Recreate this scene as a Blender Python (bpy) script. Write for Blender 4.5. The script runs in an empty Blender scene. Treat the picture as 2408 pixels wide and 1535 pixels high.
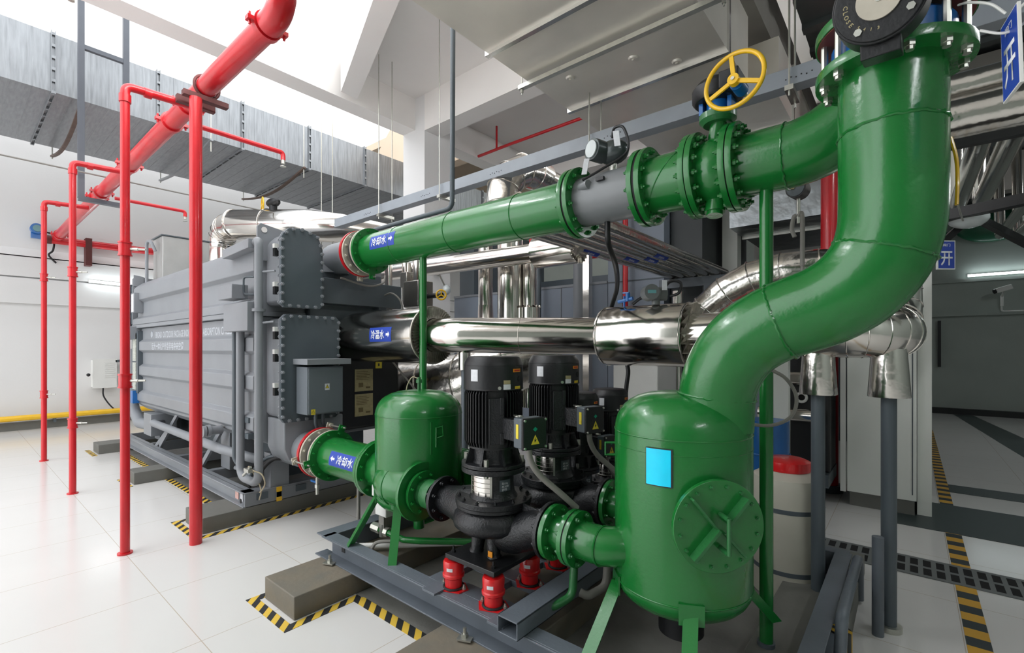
import bpy, math, random
from mathutils import Vector, Matrix
random.seed(7)
V = Vector
sc = bpy.context.scene
COL = sc.collection
# ---------------------------------------------------------------- camera, sky, exposure
cam = bpy.data.objects.new('camera', bpy.data.cameras.new('camera'))
COL.objects.link(cam)
cam.location = (0, 0, 1.6)
cam.rotation_euler = (math.radians(90), 0, math.radians(40))
cam.data.sensor_width = 36
cam.data.lens = 36 * 1117 / 2408
cam.data.shift_y = 52.5 / 2408
cam.data.clip_start = 0.05
sc.camera = cam
sc.view_settings.view_transform = 'Standard'
sc.view_settings.look = 'None'
sc.view_settings.gamma = 1.0
sc.view_settings.exposure = 0.0
w = bpy.data.worlds.new('overcast_sky'); sc.world = w
w.use_nodes = True
bg = w.node_tree.nodes['Background']
bg.inputs[0].default_value = (0.96, 0.98, 1.0, 1)
bg.inputs[1].default_value = 3.0
def area(name, loc, rot, sx, sy, power, col=(1, 1, 1), portal=False):
    l = bpy.data.lights.new(name, 'AREA'); l.shape = 'RECTANGLE'; l.size = sx; l.size_y = sy
    l.energy = power; l.color = col; l.cycles.is_portal = portal
    o = bpy.data.objects.new(name, l); o.location = loc; o.rotation_euler = rot; COL.objects.link(o)
    return o
# ---------------------------------------------------------------- materials
MATS = {}
def mat(name, col, rough=0.5, metal=0.0, var=0.06, vscale=6.0, bump=0.0, bscale=40.0, coat=0.0, emit=None, estr=0.0, stretch=None, rvar=0.0):
    m = bpy.data.materials.new(name); m.use_nodes = True
    nt = m.node_tree; n = nt.nodes; b = n['Principled BSDF']
    tc = n.new('ShaderNodeTexCoord'); mp = n.new('ShaderNodeMapping')
    nt.links.new(tc.outputs['Object'], mp.inputs[0])
    if stretch: mp.inputs['Scale'].default_value = stretch
    ns = n.new('ShaderNodeTexNoise'); ns.inputs['Scale'].default_value = vscale; ns.inputs['Detail'].default_value = 5
    nt.links.new(mp.outputs[0], ns.inputs['Vector'])
    mx = n.new('ShaderNodeMix'); mx.data_type = 'RGBA'
    c = V(col)
    mx.inputs[6].default_value = (*[max(0, x * (1 - var * 2)) for x in c], 1)
    mx.inputs[7].default_value = (*[min(1, x * (1 + var * 2)) for x in c], 1)
    nt.links.new(ns.outputs[0], mx.inputs[0])
    nt.links.new(mx.outputs[2], b.inputs['Base Color'])
    b.inputs['Roughness'].default_value = rough
    b.inputs['Metallic'].default_value = metal
    if rvar:
        mr = n.new('ShaderNodeMapRange'); mr.inputs[3].default_value = max(0.02, rough - rvar); mr.inputs[4].default_value = rough + rvar
        nt.links.new(ns.outputs[0], mr.inputs[0]); nt.links.new(mr.outputs[0], b.inputs['Roughness'])
    if coat:
        b.inputs['Coat Weight'].default_value = coat; b.inputs['Coat Roughness'].default_value = 0.12
    if bump:
        n2 = n.new('ShaderNodeTexNoise'); n2.inputs['Scale'].default_value = bscale; n2.inputs['Detail'].default_value = 3
        nt.links.new(mp.outputs[0], n2.inputs['Vector'])
        bp = n.new('ShaderNodeBump'); bp.inputs['Strength'].default_value = bump; bp.inputs['Distance'].default_value = 0.02
        nt.links.new(n2.outputs[0], bp.inputs['Height']); nt.links.new(bp.outputs[0], b.inputs['Normal'])
    if emit:
        b.inputs['Emission Color'].default_value = (*emit, 1); b.inputs['Emission Strength'].default_value = estr
    MATS[name] = m
    return m
GREEN = mat('green_enamel', (0.009, 0.165, 0.028), 0.24, 0, 0.10, 3, 0.05, 60, coat=0.35, rvar=0.06)
GREEN_OLD = mat('green_enamel_worn', (0.02, 0.15, 0.04), 0.42, 0, 0.2, 9, 0.1, 70, coat=0.2)
RED = mat('red_paint', (0.60, 0.010, 0.018), 0.35, 0, 0.12, 5, 0.04, 60, coat=0.3)
REDBRIGHT = mat('bright_red_enamel', (0.68, 0.012, 0.015), 0.3, 0, 0.08, 8, coat=0.4)
REDDARK = mat('dark_red_oxide', (0.10, 0.02, 0.018), 0.6, 0, 0.15, 9)
STEEL = mat('polished_stainless', (0.82, 0.785, 0.74), 0.15, 1, 0.04, 2, 0.10, 5, rvar=0.05)
STEELD = mat('creased_stainless', (0.76, 0.73, 0.685), 0.2, 1, 0.06, 3, 0.35, 9, rvar=0.06)
GALV = mat('galvanised_sheet', (0.27, 0.285, 0.30), 0.36, 0.55, 0.22, 5, 0.05, 12, stretch=(1, 6, 0.6), rvar=0.08)
GALVW = mat('duct_wrap_foil', (0.82, 0.775, 0.70), 0.36, 0.40, 0.10, 1.5, 0.35, 3.5, rvar=0.08)
PLEAT = mat('pleated_foil_sheet', (.42, .39, .34), .42, .85, .2, 30)
ZINC = mat('zinc_bolt', (0.55, 0.55, 0.50), 0.35, 0.9, 0.1, 20)
GREY = mat('chiller_grey_paint', (0.235, 0.25, 0.27), 0.40, 0, 0.06, 3, 0.03, 30)
GREYD = mat('dark_grey_paint', (0.085, 0.105, 0.12), 0.42, 0, 0.08, 3, 0.03, 30)
SKID = mat('skid_grey_paint', (0.125, 0.145, 0.17), 0.42, 0, 0.10, 5, 0.05, 50)
SHEET = mat('blue_grey_panel', (0.24, 0.28, 0.34), 0.5, 0, 0.05, 2)
BLACK = mat('black_paint', (0.008, 0.0085, 0.010), 0.42, 0, 0.1, 8, 0.05, 80)
BLACKM = mat('black_rubber', (0.012, 0.012, 0.013), 0.65, 0, 0.1, 10)
CASTBLK = mat('black_cast_iron', (0.011, 0.012, 0.014), 0.36, 0.1, 0.15, 12, 0.2, 90)
WHITEW = mat('white_wall_paint', (0.72, 0.715, 0.71), 0.85, 0, 0.02, 1.2, 0.05, 30)
CEILW = mat('ceiling_plaster', (0.84, 0.815, 0.79), 0.9, 0, 0.03, 1.0)
BEIGE = mat('warm_plaster', (0.62, 0.50, 0.38), 0.9, 0, 0.05, 1.0)
WHITE = mat('white_enamel', (0.75, 0.75, 0.72), 0.4, 0, 0.03, 4)
CREAM = mat('cream_flange_coating', (0.50, 0.46, 0.38), 0.5, 0, 0.12, 14)
CABW = mat('cabinet_paint', (0.78, 0.80, 0.75), 0.45, 0, 0.03, 2)
PLINTH = mat('painted_concrete', (0.15, 0.15, 0.135), 0.6, 0, 0.10, 4, 0.08, 40)
YELLOW = mat('yellow_enamel', (0.85, 0.50, 0.010), 0.32, 0, 0.06, 8, coat=0.4)
YSTICK = mat('yellow_sticker', (0.75, 0.6, 0.04), 0.5, 0, 0.08, 40)
OSTICK = mat('orange_sticker', (0.75, 0.27, 0.01), 0.45, 0, 0.1, 60)
WSTICK = mat('white_sticker', (0.72, 0.73, 0.76), 0.5, 0, 0.08, 60)
BLUE = mat('blue_enamel', (0.008, 0.13, 0.42), 0.35, 0, 0.1, 10, coat=0.3)
BLUELBL = mat('blue_label', (0.02, 0.06, 0.40), 0.4, 0, 0.03, 5)
TEXTW = mat('white_lettering', (0.85, 0.86, 0.9), 0.5, 0, 0.02, 5)
TEXTG = mat('pale_grey_lettering', (0.50, 0.53, 0.57), 0.5, 0, 0.05, 15)
TEXTK = mat('black_lettering', (0.02, 0.02, 0.02), 0.5, 0, 0.02, 5)
CYAN = mat('glowing_cyan_film', (0.0, 0.50, 0.78), 0.3, 0, 0.25, 6, emit=(0.0, 0.55, 0.85), estr=0.35)  # film given a weak glow of its own; the sticker is no lamp
PAPER = mat('aged_notice_paper', (0.40, 0.34, 0.18), 0.7, 0, 0.12, 30)
PVC = mat('grey_conduit', (0.22, 0.21, 0.19), 0.5, 0, 0.1, 10)
PVCW = mat('white_plastic_barrel', (0.55, 0.53, 0.45), 0.5, 0, 0.1, 3)
TUBEFILL = mat('fill_lamp_tube', (0.9, 0.95, 1), 0.5, 0, 0, 5, emit=(0.95, 0.98, 1.0), estr=75)  # strong glow for the added fill lamps
TUBE = mat('lamp_tube', (0.9, 0.95, 1), 0.5, 0, 0, 5, emit=(0.85, 0.97, 1.0), estr=14)
GLASS = mat('clear_plastic', (0.6, 0.65, 0.65), 0.15, 0.1, 0.1, 10)
ROPE = mat('twine', (0.42, 0.36, 0.25), 0.8, 0, 0.1, 30)
GREENY = mat('green_diamond_mark', (0.0, 0.30, 0.17), 0.5)
DECK = mat('dark_roof_deck', (0.10, 0.11, 0.11), 0.5, 0.5, 0.1, 4)
BEAMD = mat('unpainted_concrete', (0.22, 0.205, 0.185), 0.85, 0, 0.1, 3)
TILEDG = mat('right_hall_wall_paint', (0.36, 0.40, 0.37), 0.75, 0, 0.05, 2, 0.1, 12)
LCD = mat('lcd_glass', (0.10, 0.24, 0.26), 0.2)

def floor_mat():
    m = bpy.data.materials.new('white_floor_tiles'); m.use_nodes = True
    nt = m.node_tree; n = nt.nodes; b = n['Principled BSDF']
    g = n.new('ShaderNodeNewGeometry'); sp = n.new('ShaderNodeSeparateXYZ'); nt.links.new(g.outputs['Position'], sp.inputs[0])
    def edge(out, off):
        a = n.new('ShaderNodeMath'); a.operation = 'ADD'; a.inputs[1].default_value = off; nt.links.new(out, a.inputs[0])
        d = n.new('ShaderNodeMath'); d.operation = 'DIVIDE'; d.inputs[1].default_value = 0.8; nt.links.new(a.outputs[0], d.inputs[0])
        f = n.new('ShaderNodeMath'); f.operation = 'FRACT'; nt.links.new(d.outputs[0], f.inputs[0])
        s = n.new('ShaderNodeMath'); s.operation = 'SUBTRACT'; s.inputs[1].default_value = 0.5; nt.links.new(f.outputs[0], s.inputs[0])
        ab = n.new('ShaderNodeMath'); ab.operation = 'ABSOLUTE'; nt.links.new(s.outputs[0], ab.inputs[0])
        gt = n.new('ShaderNodeMath'); gt.operation = 'GREATER_THAN'; gt.inputs[1].default_value = 0.4972; nt.links.new(ab.outputs[0], gt.inputs[0])
        return gt.outputs[0]
    e1 = edge(sp.outputs[0], 3.776 + 40); e2 = edge(sp.outputs[1], -0.1 + 40)
    mx = n.new('ShaderNodeMath'); mx.operation = 'MAXIMUM'; nt.links.new(e1, mx.inputs[0]); nt.links.new(e2, mx.inputs[1])
    ns = n.new('ShaderNodeTexNoise'); ns.inputs['Scale'].default_value = 1.3; ns.inputs['Detail'].default_value = 6; nt.links.new(g.outputs['Position'], ns.inputs['Vector'])
    cr = n.new('ShaderNodeMix'); cr.data_type = 'RGBA'; cr.inputs[6].default_value = (0.66, 0.65, 0.63, 1); cr.inputs[7].default_value = (0.72, 0.71, 0.69, 1); nt.links.new(ns.outputs[0], cr.inputs[0])
    c2 = n.new('ShaderNodeMix'); c2.data_type = 'RGBA'; c2.inputs[7].default_value = (0.50, 0.44, 0.36, 1)
    nt.links.new(mx.outputs[0], c2.inputs[0]); nt.links.new(cr.outputs[2], c2.inputs[6]); nt.links.new(c2.outputs[2], b.inputs['Base Color'])
    b.inputs['Roughness'].default_value = 0.16; b.inputs['Specular IOR Level'].default_value = 0.35
    return m
FLOORT = floor_mat()
FLOORC = mat('bare_concrete_floor', (0.23, 0.225, 0.21), 0.55, 0, 0.25, 3, 0.1, 25)
def stripe_mat(name, ax, ay, period, ca, cb):
    m = bpy.data.materials.new(name); m.use_nodes = True
    nt = m.node_tree; n = nt.nodes; b = n['Principled BSDF']
    g = n.new('ShaderNodeNewGeometry'); sp = n.new('ShaderNodeSeparateXYZ'); nt.links.new(g.outputs['Position'], sp.inputs[0])
    a = n.new('ShaderNodeMath'); a.operation = 'MULTIPLY'; a.inputs[1].default_value = ax / period; nt.links.new(sp.outputs[0], a.inputs[0])
    c = n.new('ShaderNodeMath'); c.operation = 'MULTIPLY_ADD'; c.inputs[1].default_value = ay / period; nt.links.new(sp.outputs[1], c.inputs[0]); nt.links.new(a.outputs[0], c.inputs[2])
    d = n.new('ShaderNodeMath'); d.operation = 'ADD'; d.inputs[1].default_value = 100; nt.links.new(c.outputs[0], d.inputs[0])
    f = n.new('ShaderNodeMath'); f.operation = 'FRACT'; nt.links.new(d.outputs[0], f.inputs[0])
    gt = n.new('ShaderNodeMath'); gt.operation = 'GREATER_THAN'; gt.inputs[1].default_value = 0.5; nt.links.new(f.outputs[0], gt.inputs[0])
    mx = n.new('ShaderNodeMix'); mx.data_type = 'RGBA'; mx.inputs[6].default_value = (*ca, 1); mx.inputs[7].default_value = (*cb, 1)
    nt.links.new(gt.outputs[0], mx.inputs[0]); nt.links.new(mx.outputs[2], b.inputs['Base Color']); b.inputs['Roughness'].default_value = 0.5
    return m
TAPE = stripe_mat('yellow_black_hazard_stripe', 1, 1, 0.11, (0.75, 0.50, 0.06), (0.02, 0.022, 0.025))
TAPER = stripe_mat('ochre_black_hazard_stripe', 0, 1, 0.215, (0.60, 0.33, 0.03), (0.022, 0.032, 0.035))

# ---------------------------------------------------------------- mesh helpers
OFF = {}
def frame(ax, up=None):
    z = V(ax).normalized()
    u = V(up) if up else (V((0, 0, 1)) if abs(z.z) < 0.9 else V((1, 0, 0)))
    x = u.cross(z).normalized(); y = z.cross(x).normalized()
    return x, y, z
class MB:
    def __init__(s): s.v = []; s.f = []; s.mi = []; s.m = 0
    def use(s, i): s.m = i; return s
    def _add(s, vs, fs):
        b = len(s.v); s.v += [tuple(p) for p in vs]
        for f in fs: s.f.append(tuple(b + i for i in f)); s.mi.append(s.m)
        return s
    def box(s, x0, x1, y0, y1, z0, z1):
        vs = [(x, y, z) for z in (z0, z1) for y in (y0, y1) for x in (x0, x1)]
        return s._add(vs, [(0, 2, 3, 1), (4, 5, 7, 6), (0, 1, 5, 4), (2, 6, 7, 3), (0, 4, 6, 2), (1, 3, 7, 5)])
    def obox(s, c, ex, ey, ez):
        c = V(c); ex = V(ex); ey = V(ey); ez = V(ez)
        vs = [c + a * ex + b * ey + d * ez for d in (-1, 1) for b in (-1, 1) for a in (-1, 1)]
        return s._add(vs, [(0, 2, 3, 1), (4, 5, 7, 6), (0, 1, 5, 4), (2, 6, 7, 3), (0, 4, 6, 2), (1, 3, 7, 5)])
    def bar(s, p0, p1, w, h, up=(0, 0, 1)):
        p0 = V(p0); p1 = V(p1); d = p1 - p0
        x, y, z = frame(d, up)
        return s.obox((p0 + p1) / 2, x * w / 2, y * h / 2, z * d.length / 2)
    def lathe(s, o, ax, prof, n=32, caps=True):
        o = V(o); x, y, z = frame(ax); k = len(prof); vs = []
        for r, t in prof:
            for i in range(n):
                a = 2 * math.pi * i / n
                vs.append(o + z * t + (x * math.cos(a) + y * math.sin(a)) * r)
        fs = []
        for j in range(k - 1):
            for i in range(n):
                i2 = (i + 1) % n
                fs.append((j * n + i, j * n + i2, (j + 1) * n + i2, (j + 1) * n + i))
        if caps:
            fs.append(tuple(reversed(range(n)))); fs.append(tuple((k - 1) * n + i for i in range(n)))
        return s._add(vs, fs)
    def cyl(s, p0, p1, r, r1=None, n=24, caps=True):
        p0 = V(p0); p1 = V(p1)
        return s.lathe(p0, p1 - p0, [(r, 0), (r if r1 is None else r1, (p1 - p0).length)], n, caps)
    def tube(s, pts, r, n=12, caps=True, closed=False):
        pts = [V(p) for p in pts]; m = len(pts); vs = []; nrm = None
        for i, p in enumerate(pts):
            if closed: t = pts[(i + 1) % m] - pts[i - 1]
            elif i == 0: t = pts[1] - p
            elif i == m - 1: t = p - pts[i - 1]
            else: t = (pts[i + 1] - p).normalized() + (p - pts[i - 1]).normalized()
            t.normalize()
            if nrm is None: nrm = frame(t)[0]
            nrm = (nrm - t * nrm.dot(t)).normalized(); bn = t.cross(nrm)
            rr = r[i] if isinstance(r, (list, tuple)) else r
            for j in range(n):
                a = 2 * math.pi * j / n
                vs.append(p + (nrm * math.cos(a) + bn * math.sin(a)) * rr)
        fs = []
        for i in range(m if closed else m - 1):
            for j in range(n):
                j2 = (j + 1) % n; i2 = (i + 1) % m
                fs.append((i * n + j, i * n + j2, i2 * n + j2, i2 * n + j))
        if caps and not closed:
            fs.append(tuple(reversed(range(n)))); fs.append(tuple((m - 1) * n + j for j in range(n)))
        return s._add(vs, fs)
    def prism(s, poly, vec):
        vec = V(vec); n = len(poly); vs = [V(p) for p in poly] + [V(p) + vec for p in poly]
        fs = [tuple(reversed(range(n))), tuple(range(n, 2 * n))] + [(i, (i + 1) % n, n + (i + 1) % n, n + i) for i in range(n)]
        return s._add(vs, fs)
    def torus(s, c, ax, R, r, n=40, k=10, a0=0, a1=None):
        x, y, z = frame(ax); c = V(c)
        if a1 is None:
            return s.tube([c + (x * math.cos(2 * math.pi * i / n) + y * math.sin(2 * math.pi * i / n)) * R for i in range(n)], r, k, closed=True)
        return s.tube([c + (x * math.cos(a0 + (a1 - a0) * i / n) + y * math.sin(a0 + (a1 - a0) * i / n)) * R for i in range(n + 1)], r, k)
    def sphere(s, c, r, n=16, sc=(1, 1, 1)):
        c = V(c); vs = []; k = n // 2
        for i in range(k + 1):
            t = math.pi * i / k
            for j in range(n):
                a = 2 * math.pi * j / n
                vs.append((c.x + r * sc[0] * math.sin(t) * math.cos(a), c.y + r * sc[1] * math.sin(t) * math.sin(a), c.z + r * sc[2] * math.cos(t)))
        fs = [(i * n + j, (i + 1) * n + j, (i + 1) * n + (j + 1) % n, i * n + (j + 1) % n) for i in range(k) for j in range(n)]
        return s._add(vs, fs)
    def build(s, name, mats, parent=None, bevel=0, label=None, smooth=True, at=None):
        if not isinstance(mats, (list, tuple)): mats = [mats]
        me = bpy.data.meshes.new(name)
        if parent is not None: off = OFF[parent.name]
        elif at is not None: off = V(at)
        else:
            xs = [p[0] for p in s.v]; ys = [p[1] for p in s.v]; zs = [p[2] for p in s.v]
            off = V(((min(xs) + max(xs)) / 2, (min(ys) + max(ys)) / 2, min(zs)))
        me.from_pydata([(p[0] - off.x, p[1] - off.y, p[2] - off.z) for p in s.v], [], s.f)
        for m_ in mats: me.materials.append(m_)
        me.polygons.foreach_set('material_index', s.mi)
        me.validate(); me.update()
        import bmesh
        b = bmesh.new(); b.from_mesh(me); bmesh.ops.recalc_face_normals(b, faces=b.faces); b.to_mesh(me); b.free()
        if smooth:
            me.shade_smooth(); me.set_sharp_from_angle(angle=math.radians(38))
        o = bpy.data.objects.new(name, me); COL.objects.link(o)
        if parent is not None: o.parent = parent; OFF[o.name] = off
        else: o.location = off; OFF[o.name] = off
        if bevel:
            md = o.modifiers.new('edge', 'BEVEL'); md.width = bevel; md.segments = 2; md.limit_method = 'ANGLE'; md.angle_limit = math.radians(40)
        if label: o['label'] = label
        return o
def tag(o, label=None, cat=None, group=None, kind=None):
    if label: o['label'] = label
    if cat: o['category'] = cat
    if group: o['group'] = group
    if kind: o['kind'] = kind
    return o
def thing(name, label, cat, loc, group=None):
    o = bpy.data.objects.new(name, None); COL.objects.link(o); o.location = loc; o.empty_display_size = 0.1
    OFF[o.name] = V(loc)
    return tag(o, label, cat, group)
def struct(name, mb, m, bevel=0):
    o = mb.build(name, m, bevel=bevel, smooth=False); o['kind'] = 'structure'; return o
def copy_tree(o, parent=None):
    c = o.copy(); COL.objects.link(c)
    if parent is not None: c.parent = parent
    OFF[c.name] = OFF.get(o.name, V((0, 0, 0)))
    for ch in list(o.children): copy_tree(ch, c)
    return c
def dup(o, delta, label=None, rotz=0):
    c = copy_tree(o); c.location = o.location + V(delta)
    if rotz: c.rotation_euler = (0, 0, rotz)
    if label: c['label'] = label
    return c
def arc(c, R, a0, a1, e1, e2, n=10):
    c = V(c); e1 = V(e1); e2 = V(e2)
    return [c + e1 * R * math.cos(a0 + (a1 - a0) * i / n) + e2 * R * math.sin(a0 + (a1 - a0) * i / n) for i in range(n + 1)]
def rounded(pts, R, n=8):
    pts = [V(p) for p in pts]; out = [pts[0]]
    for i in range(1, len(pts) - 1):
        a = (pts[i - 1] - pts[i]); b = (pts[i + 1] - pts[i]); la = a.length; lb = b.length; a.normalize(); b.normalize()
        r = R[i - 1] if isinstance(R, (list, tuple)) else R
        ang = a.angle(b); t = min(r / math.tan(ang / 2), la * .49, lb * .49)
        p0 = pts[i] + a * t; p1 = pts[i] + b * t
        for k in range(n + 1):
            u = k / n
            out.append(p0 * (1 - u) ** 2 + pts[i] * 2 * u * (1 - u) + p1 * u * u)
    out.append(pts[-1]); return out
def smooth_path(pts, n=6):
    pts = [V(p) for p in pts]; P = [2 * pts[0] - pts[1]] + pts + [2 * pts[-1] - pts[-2]]; out = []
    for i in range(1, len(P) - 2):
        for k in range(n):
            t = k / n; a, b, c, d = P[i - 1], P[i], P[i + 1], P[i + 2]
            out.append(0.5 * ((2 * b) + (c - a) * t + (2 * a - 5 * b + 4 * c - d) * t * t + (3 * b - a - 3 * c + d) * t ** 3))
    out.append(pts[-1]); return out
BOLTS = {}
def bolt_mesh(ax, half, r, m, sh=.55):
    key = (tuple(round(a, 3) for a in ax), round(half, 4), round(r, 4), m.name)
    if key in BOLTS: return BOLTS[key]
    b = MB(); z = V(ax).normalized()
    b.cyl(-z * (half + r * 1.7), z * (half + r * 1.7), r * sh, n=8)
    b.cyl(z * half, z * (half + r * .95), r, n=6); b.cyl(-z * (half + r * .95), -z * half, r, n=6)
    me = bpy.data.meshes.new('bolt'); me.from_pydata(b.v, [], b.f); me.materials.append(m); me.update()
    BOLTS[key] = me; return me
def bolts(parent, c, ax, R, n, half, r, m, name='bolt', phase=0.5, skip=None, sh=.55):
    x, y, z = frame(ax); me = bolt_mesh(ax, half, r, m, sh); off = OFF[parent.name]
    for i in range(n):
        a = 2 * math.pi * (i + phase) / n
        p = V(c) + (x * math.cos(a) + y * math.sin(a)) * R
        if skip and skip(p): continue
        o = bpy.data.objects.new(name, me); COL.objects.link(o); o.parent = parent; o.location = p - off
def flange(parent, c, ax, r, th, m, hub=None, nb=12, rb=0.013, half=None, bm=None, withb=True, ri=None, name='flange', phase=.5):
    c = V(c); z = V(ax).normalized(); hub = hub or r * .75
    prof = [(r * .998, -th / 2), (r, -th / 2 + .003), (r, th / 2 - .003), (r * .998, th / 2)]
    b = MB().lathe(c, z, prof, 48)
    o = b.build(name, m, parent)
    if withb: bolts(o, c, z, (r + hub) / 2 * 1.01, nb, (half or th / 2), rb, bm or m, phase=phase)
    return o
def flange_pair(parent, c, ax, r, th, gap, m, hub, nb=12, rb=.014, bm=None, gm=None):
    c = V(c); z = V(ax).normalized(); d = (th + gap) / 2
    o = flange(parent, c - z * d, ax, r, th, m, withb=False)
    flange(parent, c + z * d, ax, r, th, m, withb=False)
    MB().cyl(c - z * gap / 2, c + z * gap / 2, r * .985, n=40).build('gasket', gm or BLACKM, parent)
    bolts(o, c, z, (r + hub) / 2, nb, th + gap / 2, rb, bm or m)
    return o
def weld(parent, c, ax, r, m, th=.006):
    x, y, z = frame(ax); c = V(c); pts = []; rs = []
    n = 90
    for i in range(n):
        a = 2 * math.pi * i / n
        pts.append(c + (x * math.cos(a) + y * math.sin(a)) * (r + random.uniform(-.0015, .002)) + z * random.uniform(-.0025, .0025)); rs.append(th * random.uniform(.75, 1.25))
    return MB().tube(pts, rs, 6, closed=True).build('weld_seam', m, parent)
def text_mesh(txt, size):
    cu = bpy.data.curves.new('t', 'FONT'); cu.body = txt; cu.size = size; cu.offset = 0.016; cu.resolution_u = 2
    ob = bpy.data.objects.new('t', cu); COL.objects.link(ob)
    dg = bpy.context.evaluated_depsgraph_get(); me = bpy.data.meshes.new_from_object(ob.evaluated_get(dg))
    bpy.data.objects.remove(ob); bpy.data.curves.remove(cu)
    return me
def lettering(txt, h, fn, m, parent, name='lettering', bold=0, width=None, label=None, cuts=0, tilt=None):
    """flat lettering scaled to height h (and width), centred, mapped to 3D by fn(u, v)"""
    import bmesh
    me = text_mesh(txt, 1.0)
    xs = [v.co.x for v in me.vertices]; ys = [v.co.y for v in me.vertices]
    if not xs: return None
    x0, x1, y0, y1 = min(xs), max(xs), min(ys), max(ys); s = h / (y1 - y0); sx = (width / (x1 - x0)) if width else s
    b = bmesh.new(); b.from_mesh(me)
    for v in b.verts: v.co = ((v.co.x - (x0 + x1) / 2) * sx, (v.co.y - (y0 + y1) / 2) * s, 0)
    if cuts:
        for i in range(1, cuts):
            t = -h / 2 + h * i / cuts
            bmesh.ops.bisect_plane(b, geom=b.verts[:] + b.edges[:] + b.faces[:], plane_co=(0, t, 0), plane_no=(0, 1, 0))
    off = OFF[parent.name]
    for v in b.verts: v.co = V(fn(v.co.x, v.co.y)) - off
    b.to_mesh(me); b.free(); me.materials.clear(); me.materials.append(m)
    if bold:
        pass
    o = bpy.data.objects.new(name, me); COL.objects.link(o); o.parent = parent; OFF[o.name] = off
    if bold:
        md = o.modifiers.new('t', 'SOLIDIFY'); md.thickness = bold; md.offset = 0
    if label: o['label'] = label
    return o
def patch(parent, fn, w, h, m, name, nu=2, nv=10, th=0, label=None):
    b = MB(); vs = [fn(-w / 2 + w * i / nu, -h / 2 + h * j / nv) for j in range(nv + 1) for i in range(nu + 1)]
    b._add(vs, [(j * (nu + 1) + i, j * (nu + 1) + i + 1, (j + 1) * (nu + 1) + i + 1, (j + 1) * (nu + 1) + i) for j in range(nv) for i in range(nu)])
    return b.build(name, m, parent, label=label)
def pipe_map(c, ax, r, ang, up=V((0, 0, 1)), side=V((0, -1, 0))):
    """u along ax, v around the pipe, centred at angle ang above the side direction"""
    c = V(c); ax = V(ax)
    def fn(u, v, e=0.0):
        a = ang + v / r
        return c + ax * u + (side * math.cos(a) + up * math.sin(a)) * (r + e)
    return fn
def flat_map(c, ex, ey):
    c = V(c); ex = V(ex); ey = V(ey)
    return lambda u, v: c + ex * u + ey * v
ARROW = [(-.5, -.16), (.05, -.16), (.05, -.42), (.5, 0), (.05, .42), (.05, .16), (-.5, .16)]
def pipe_label(parent, c, ax, r, ang, txt, w, h, arrow_right=True):
    f = pipe_map(c, ax, r, ang)
    patch(parent, lambda u, v: f(u, v, .0012), w, h, BLUELBL, 'label', 2, 10)
    tw = w * .70; aw = w * .16; sx = -1 if arrow_right else 1
    lettering(txt, h * .66, lambda u, v: f(u + sx * w * .11, v, .0026), TEXTW, parent, 'lettering', width=tw * .88, cuts=6, bold=.002)
    b = MB(); d = 1 if arrow_right else -1
    pts = [(p[0] * aw * d, p[1] * h * .5) for p in ARROW]
    cx = d * w * .36
    for (i, j, k) in ((0, 1, 6), (1, 5, 6), (1, 2, 3), (1, 3, 5), (5, 3, 4)):
        b._add([f(cx + pts[q][0], pts[q][1], .0026) for q in (i, j, k)], [(0, 1, 2)])
    b.build('arrow_mark', TEXTW, parent)
def hexa(b, c, ax, r, h): b.cyl(V(c), V(c) + V(ax).normalized() * h, r, n=6)
# ================================================================ THE SETTING
def split_floor():
    xs = [-14, -9.6, -4.62, -3.25, -2.69, -2.1, -.36, 5.2]; ys = [-7, 1.72, 1.79, 4.3, 17]
    b = MB()
    for i in range(len(xs) - 1):
        for j in range(len(ys) - 1):
            cx = (xs[i] + xs[i + 1]) / 2; cy = (ys[j] + ys[j + 1]) / 2
            conc = (-9.6 < cx < -4.62 and 1.79 < cy < 4.3) or (-3.25 < cx < -.36 and 1.72 < cy < 4.3)
            b.use(1 if conc else 0)
            b._add([(xs[i], ys[j], 0), (xs[i + 1], ys[j], 0), (xs[i + 1], ys[j + 1], 0), (xs[i], ys[j + 1], 0)], [(0, 1, 2, 3)])
    o = b.build('floor', [FLOORT, FLOORC], smooth=False, at=(0, 0, 0)); o['kind'] = 'structure'
split_floor()
# left wall with three recessed grooves, and a render ledge under the red pipe
b = MB(); zs = [0, 2.47, 2.50, 3.02, 3.05, 3.44, 9.2]
b.box(-14, -13.5, -7, 17, 0, 9.2)
struct('wall_left', b, WHITEW)
b = MB(); b.box(-13.5, -13.42, -7, 17, 2.50, 3.00); b.box(-13.5, -13.42, -7, 17, 3.03, 3.44)
b.prism([(-13.42, -7, 3.44), (-13.42, -7, 3.42), (-13.5, -7, 3.60)], (0, 24, 0))
struct('trim_1', b, WHITEW)
struct('baseboard_left', MB().box(-13.5, -13.40, -7, 16.9, 0, .16), PLINTH)
# far wall on the right hall side
b = MB(); b.box(-14, 5.2, 16, 16.3, 0, 9.2); struct('wall_back', b, TILEDG)
struct('trim_2', MB().box(-.2, 5.2, 15.88, 16, 2.40, 2.46).box(-.2, 5.2, 15.9, 16, 3.22, 3.30), TILEDG)
struct('baseboard_back', MB().box(-3, 5.2, 15.85, 16, 0, .14), BLACK)
struct('wall_right', MB().box(4.9, 5.2, -7, 16.3, 0, 6), TILEDG)
struct('wall_front', MB().box(-2.5, 5.2, -7, -6.7, 0, 6), TILEDG)
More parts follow.
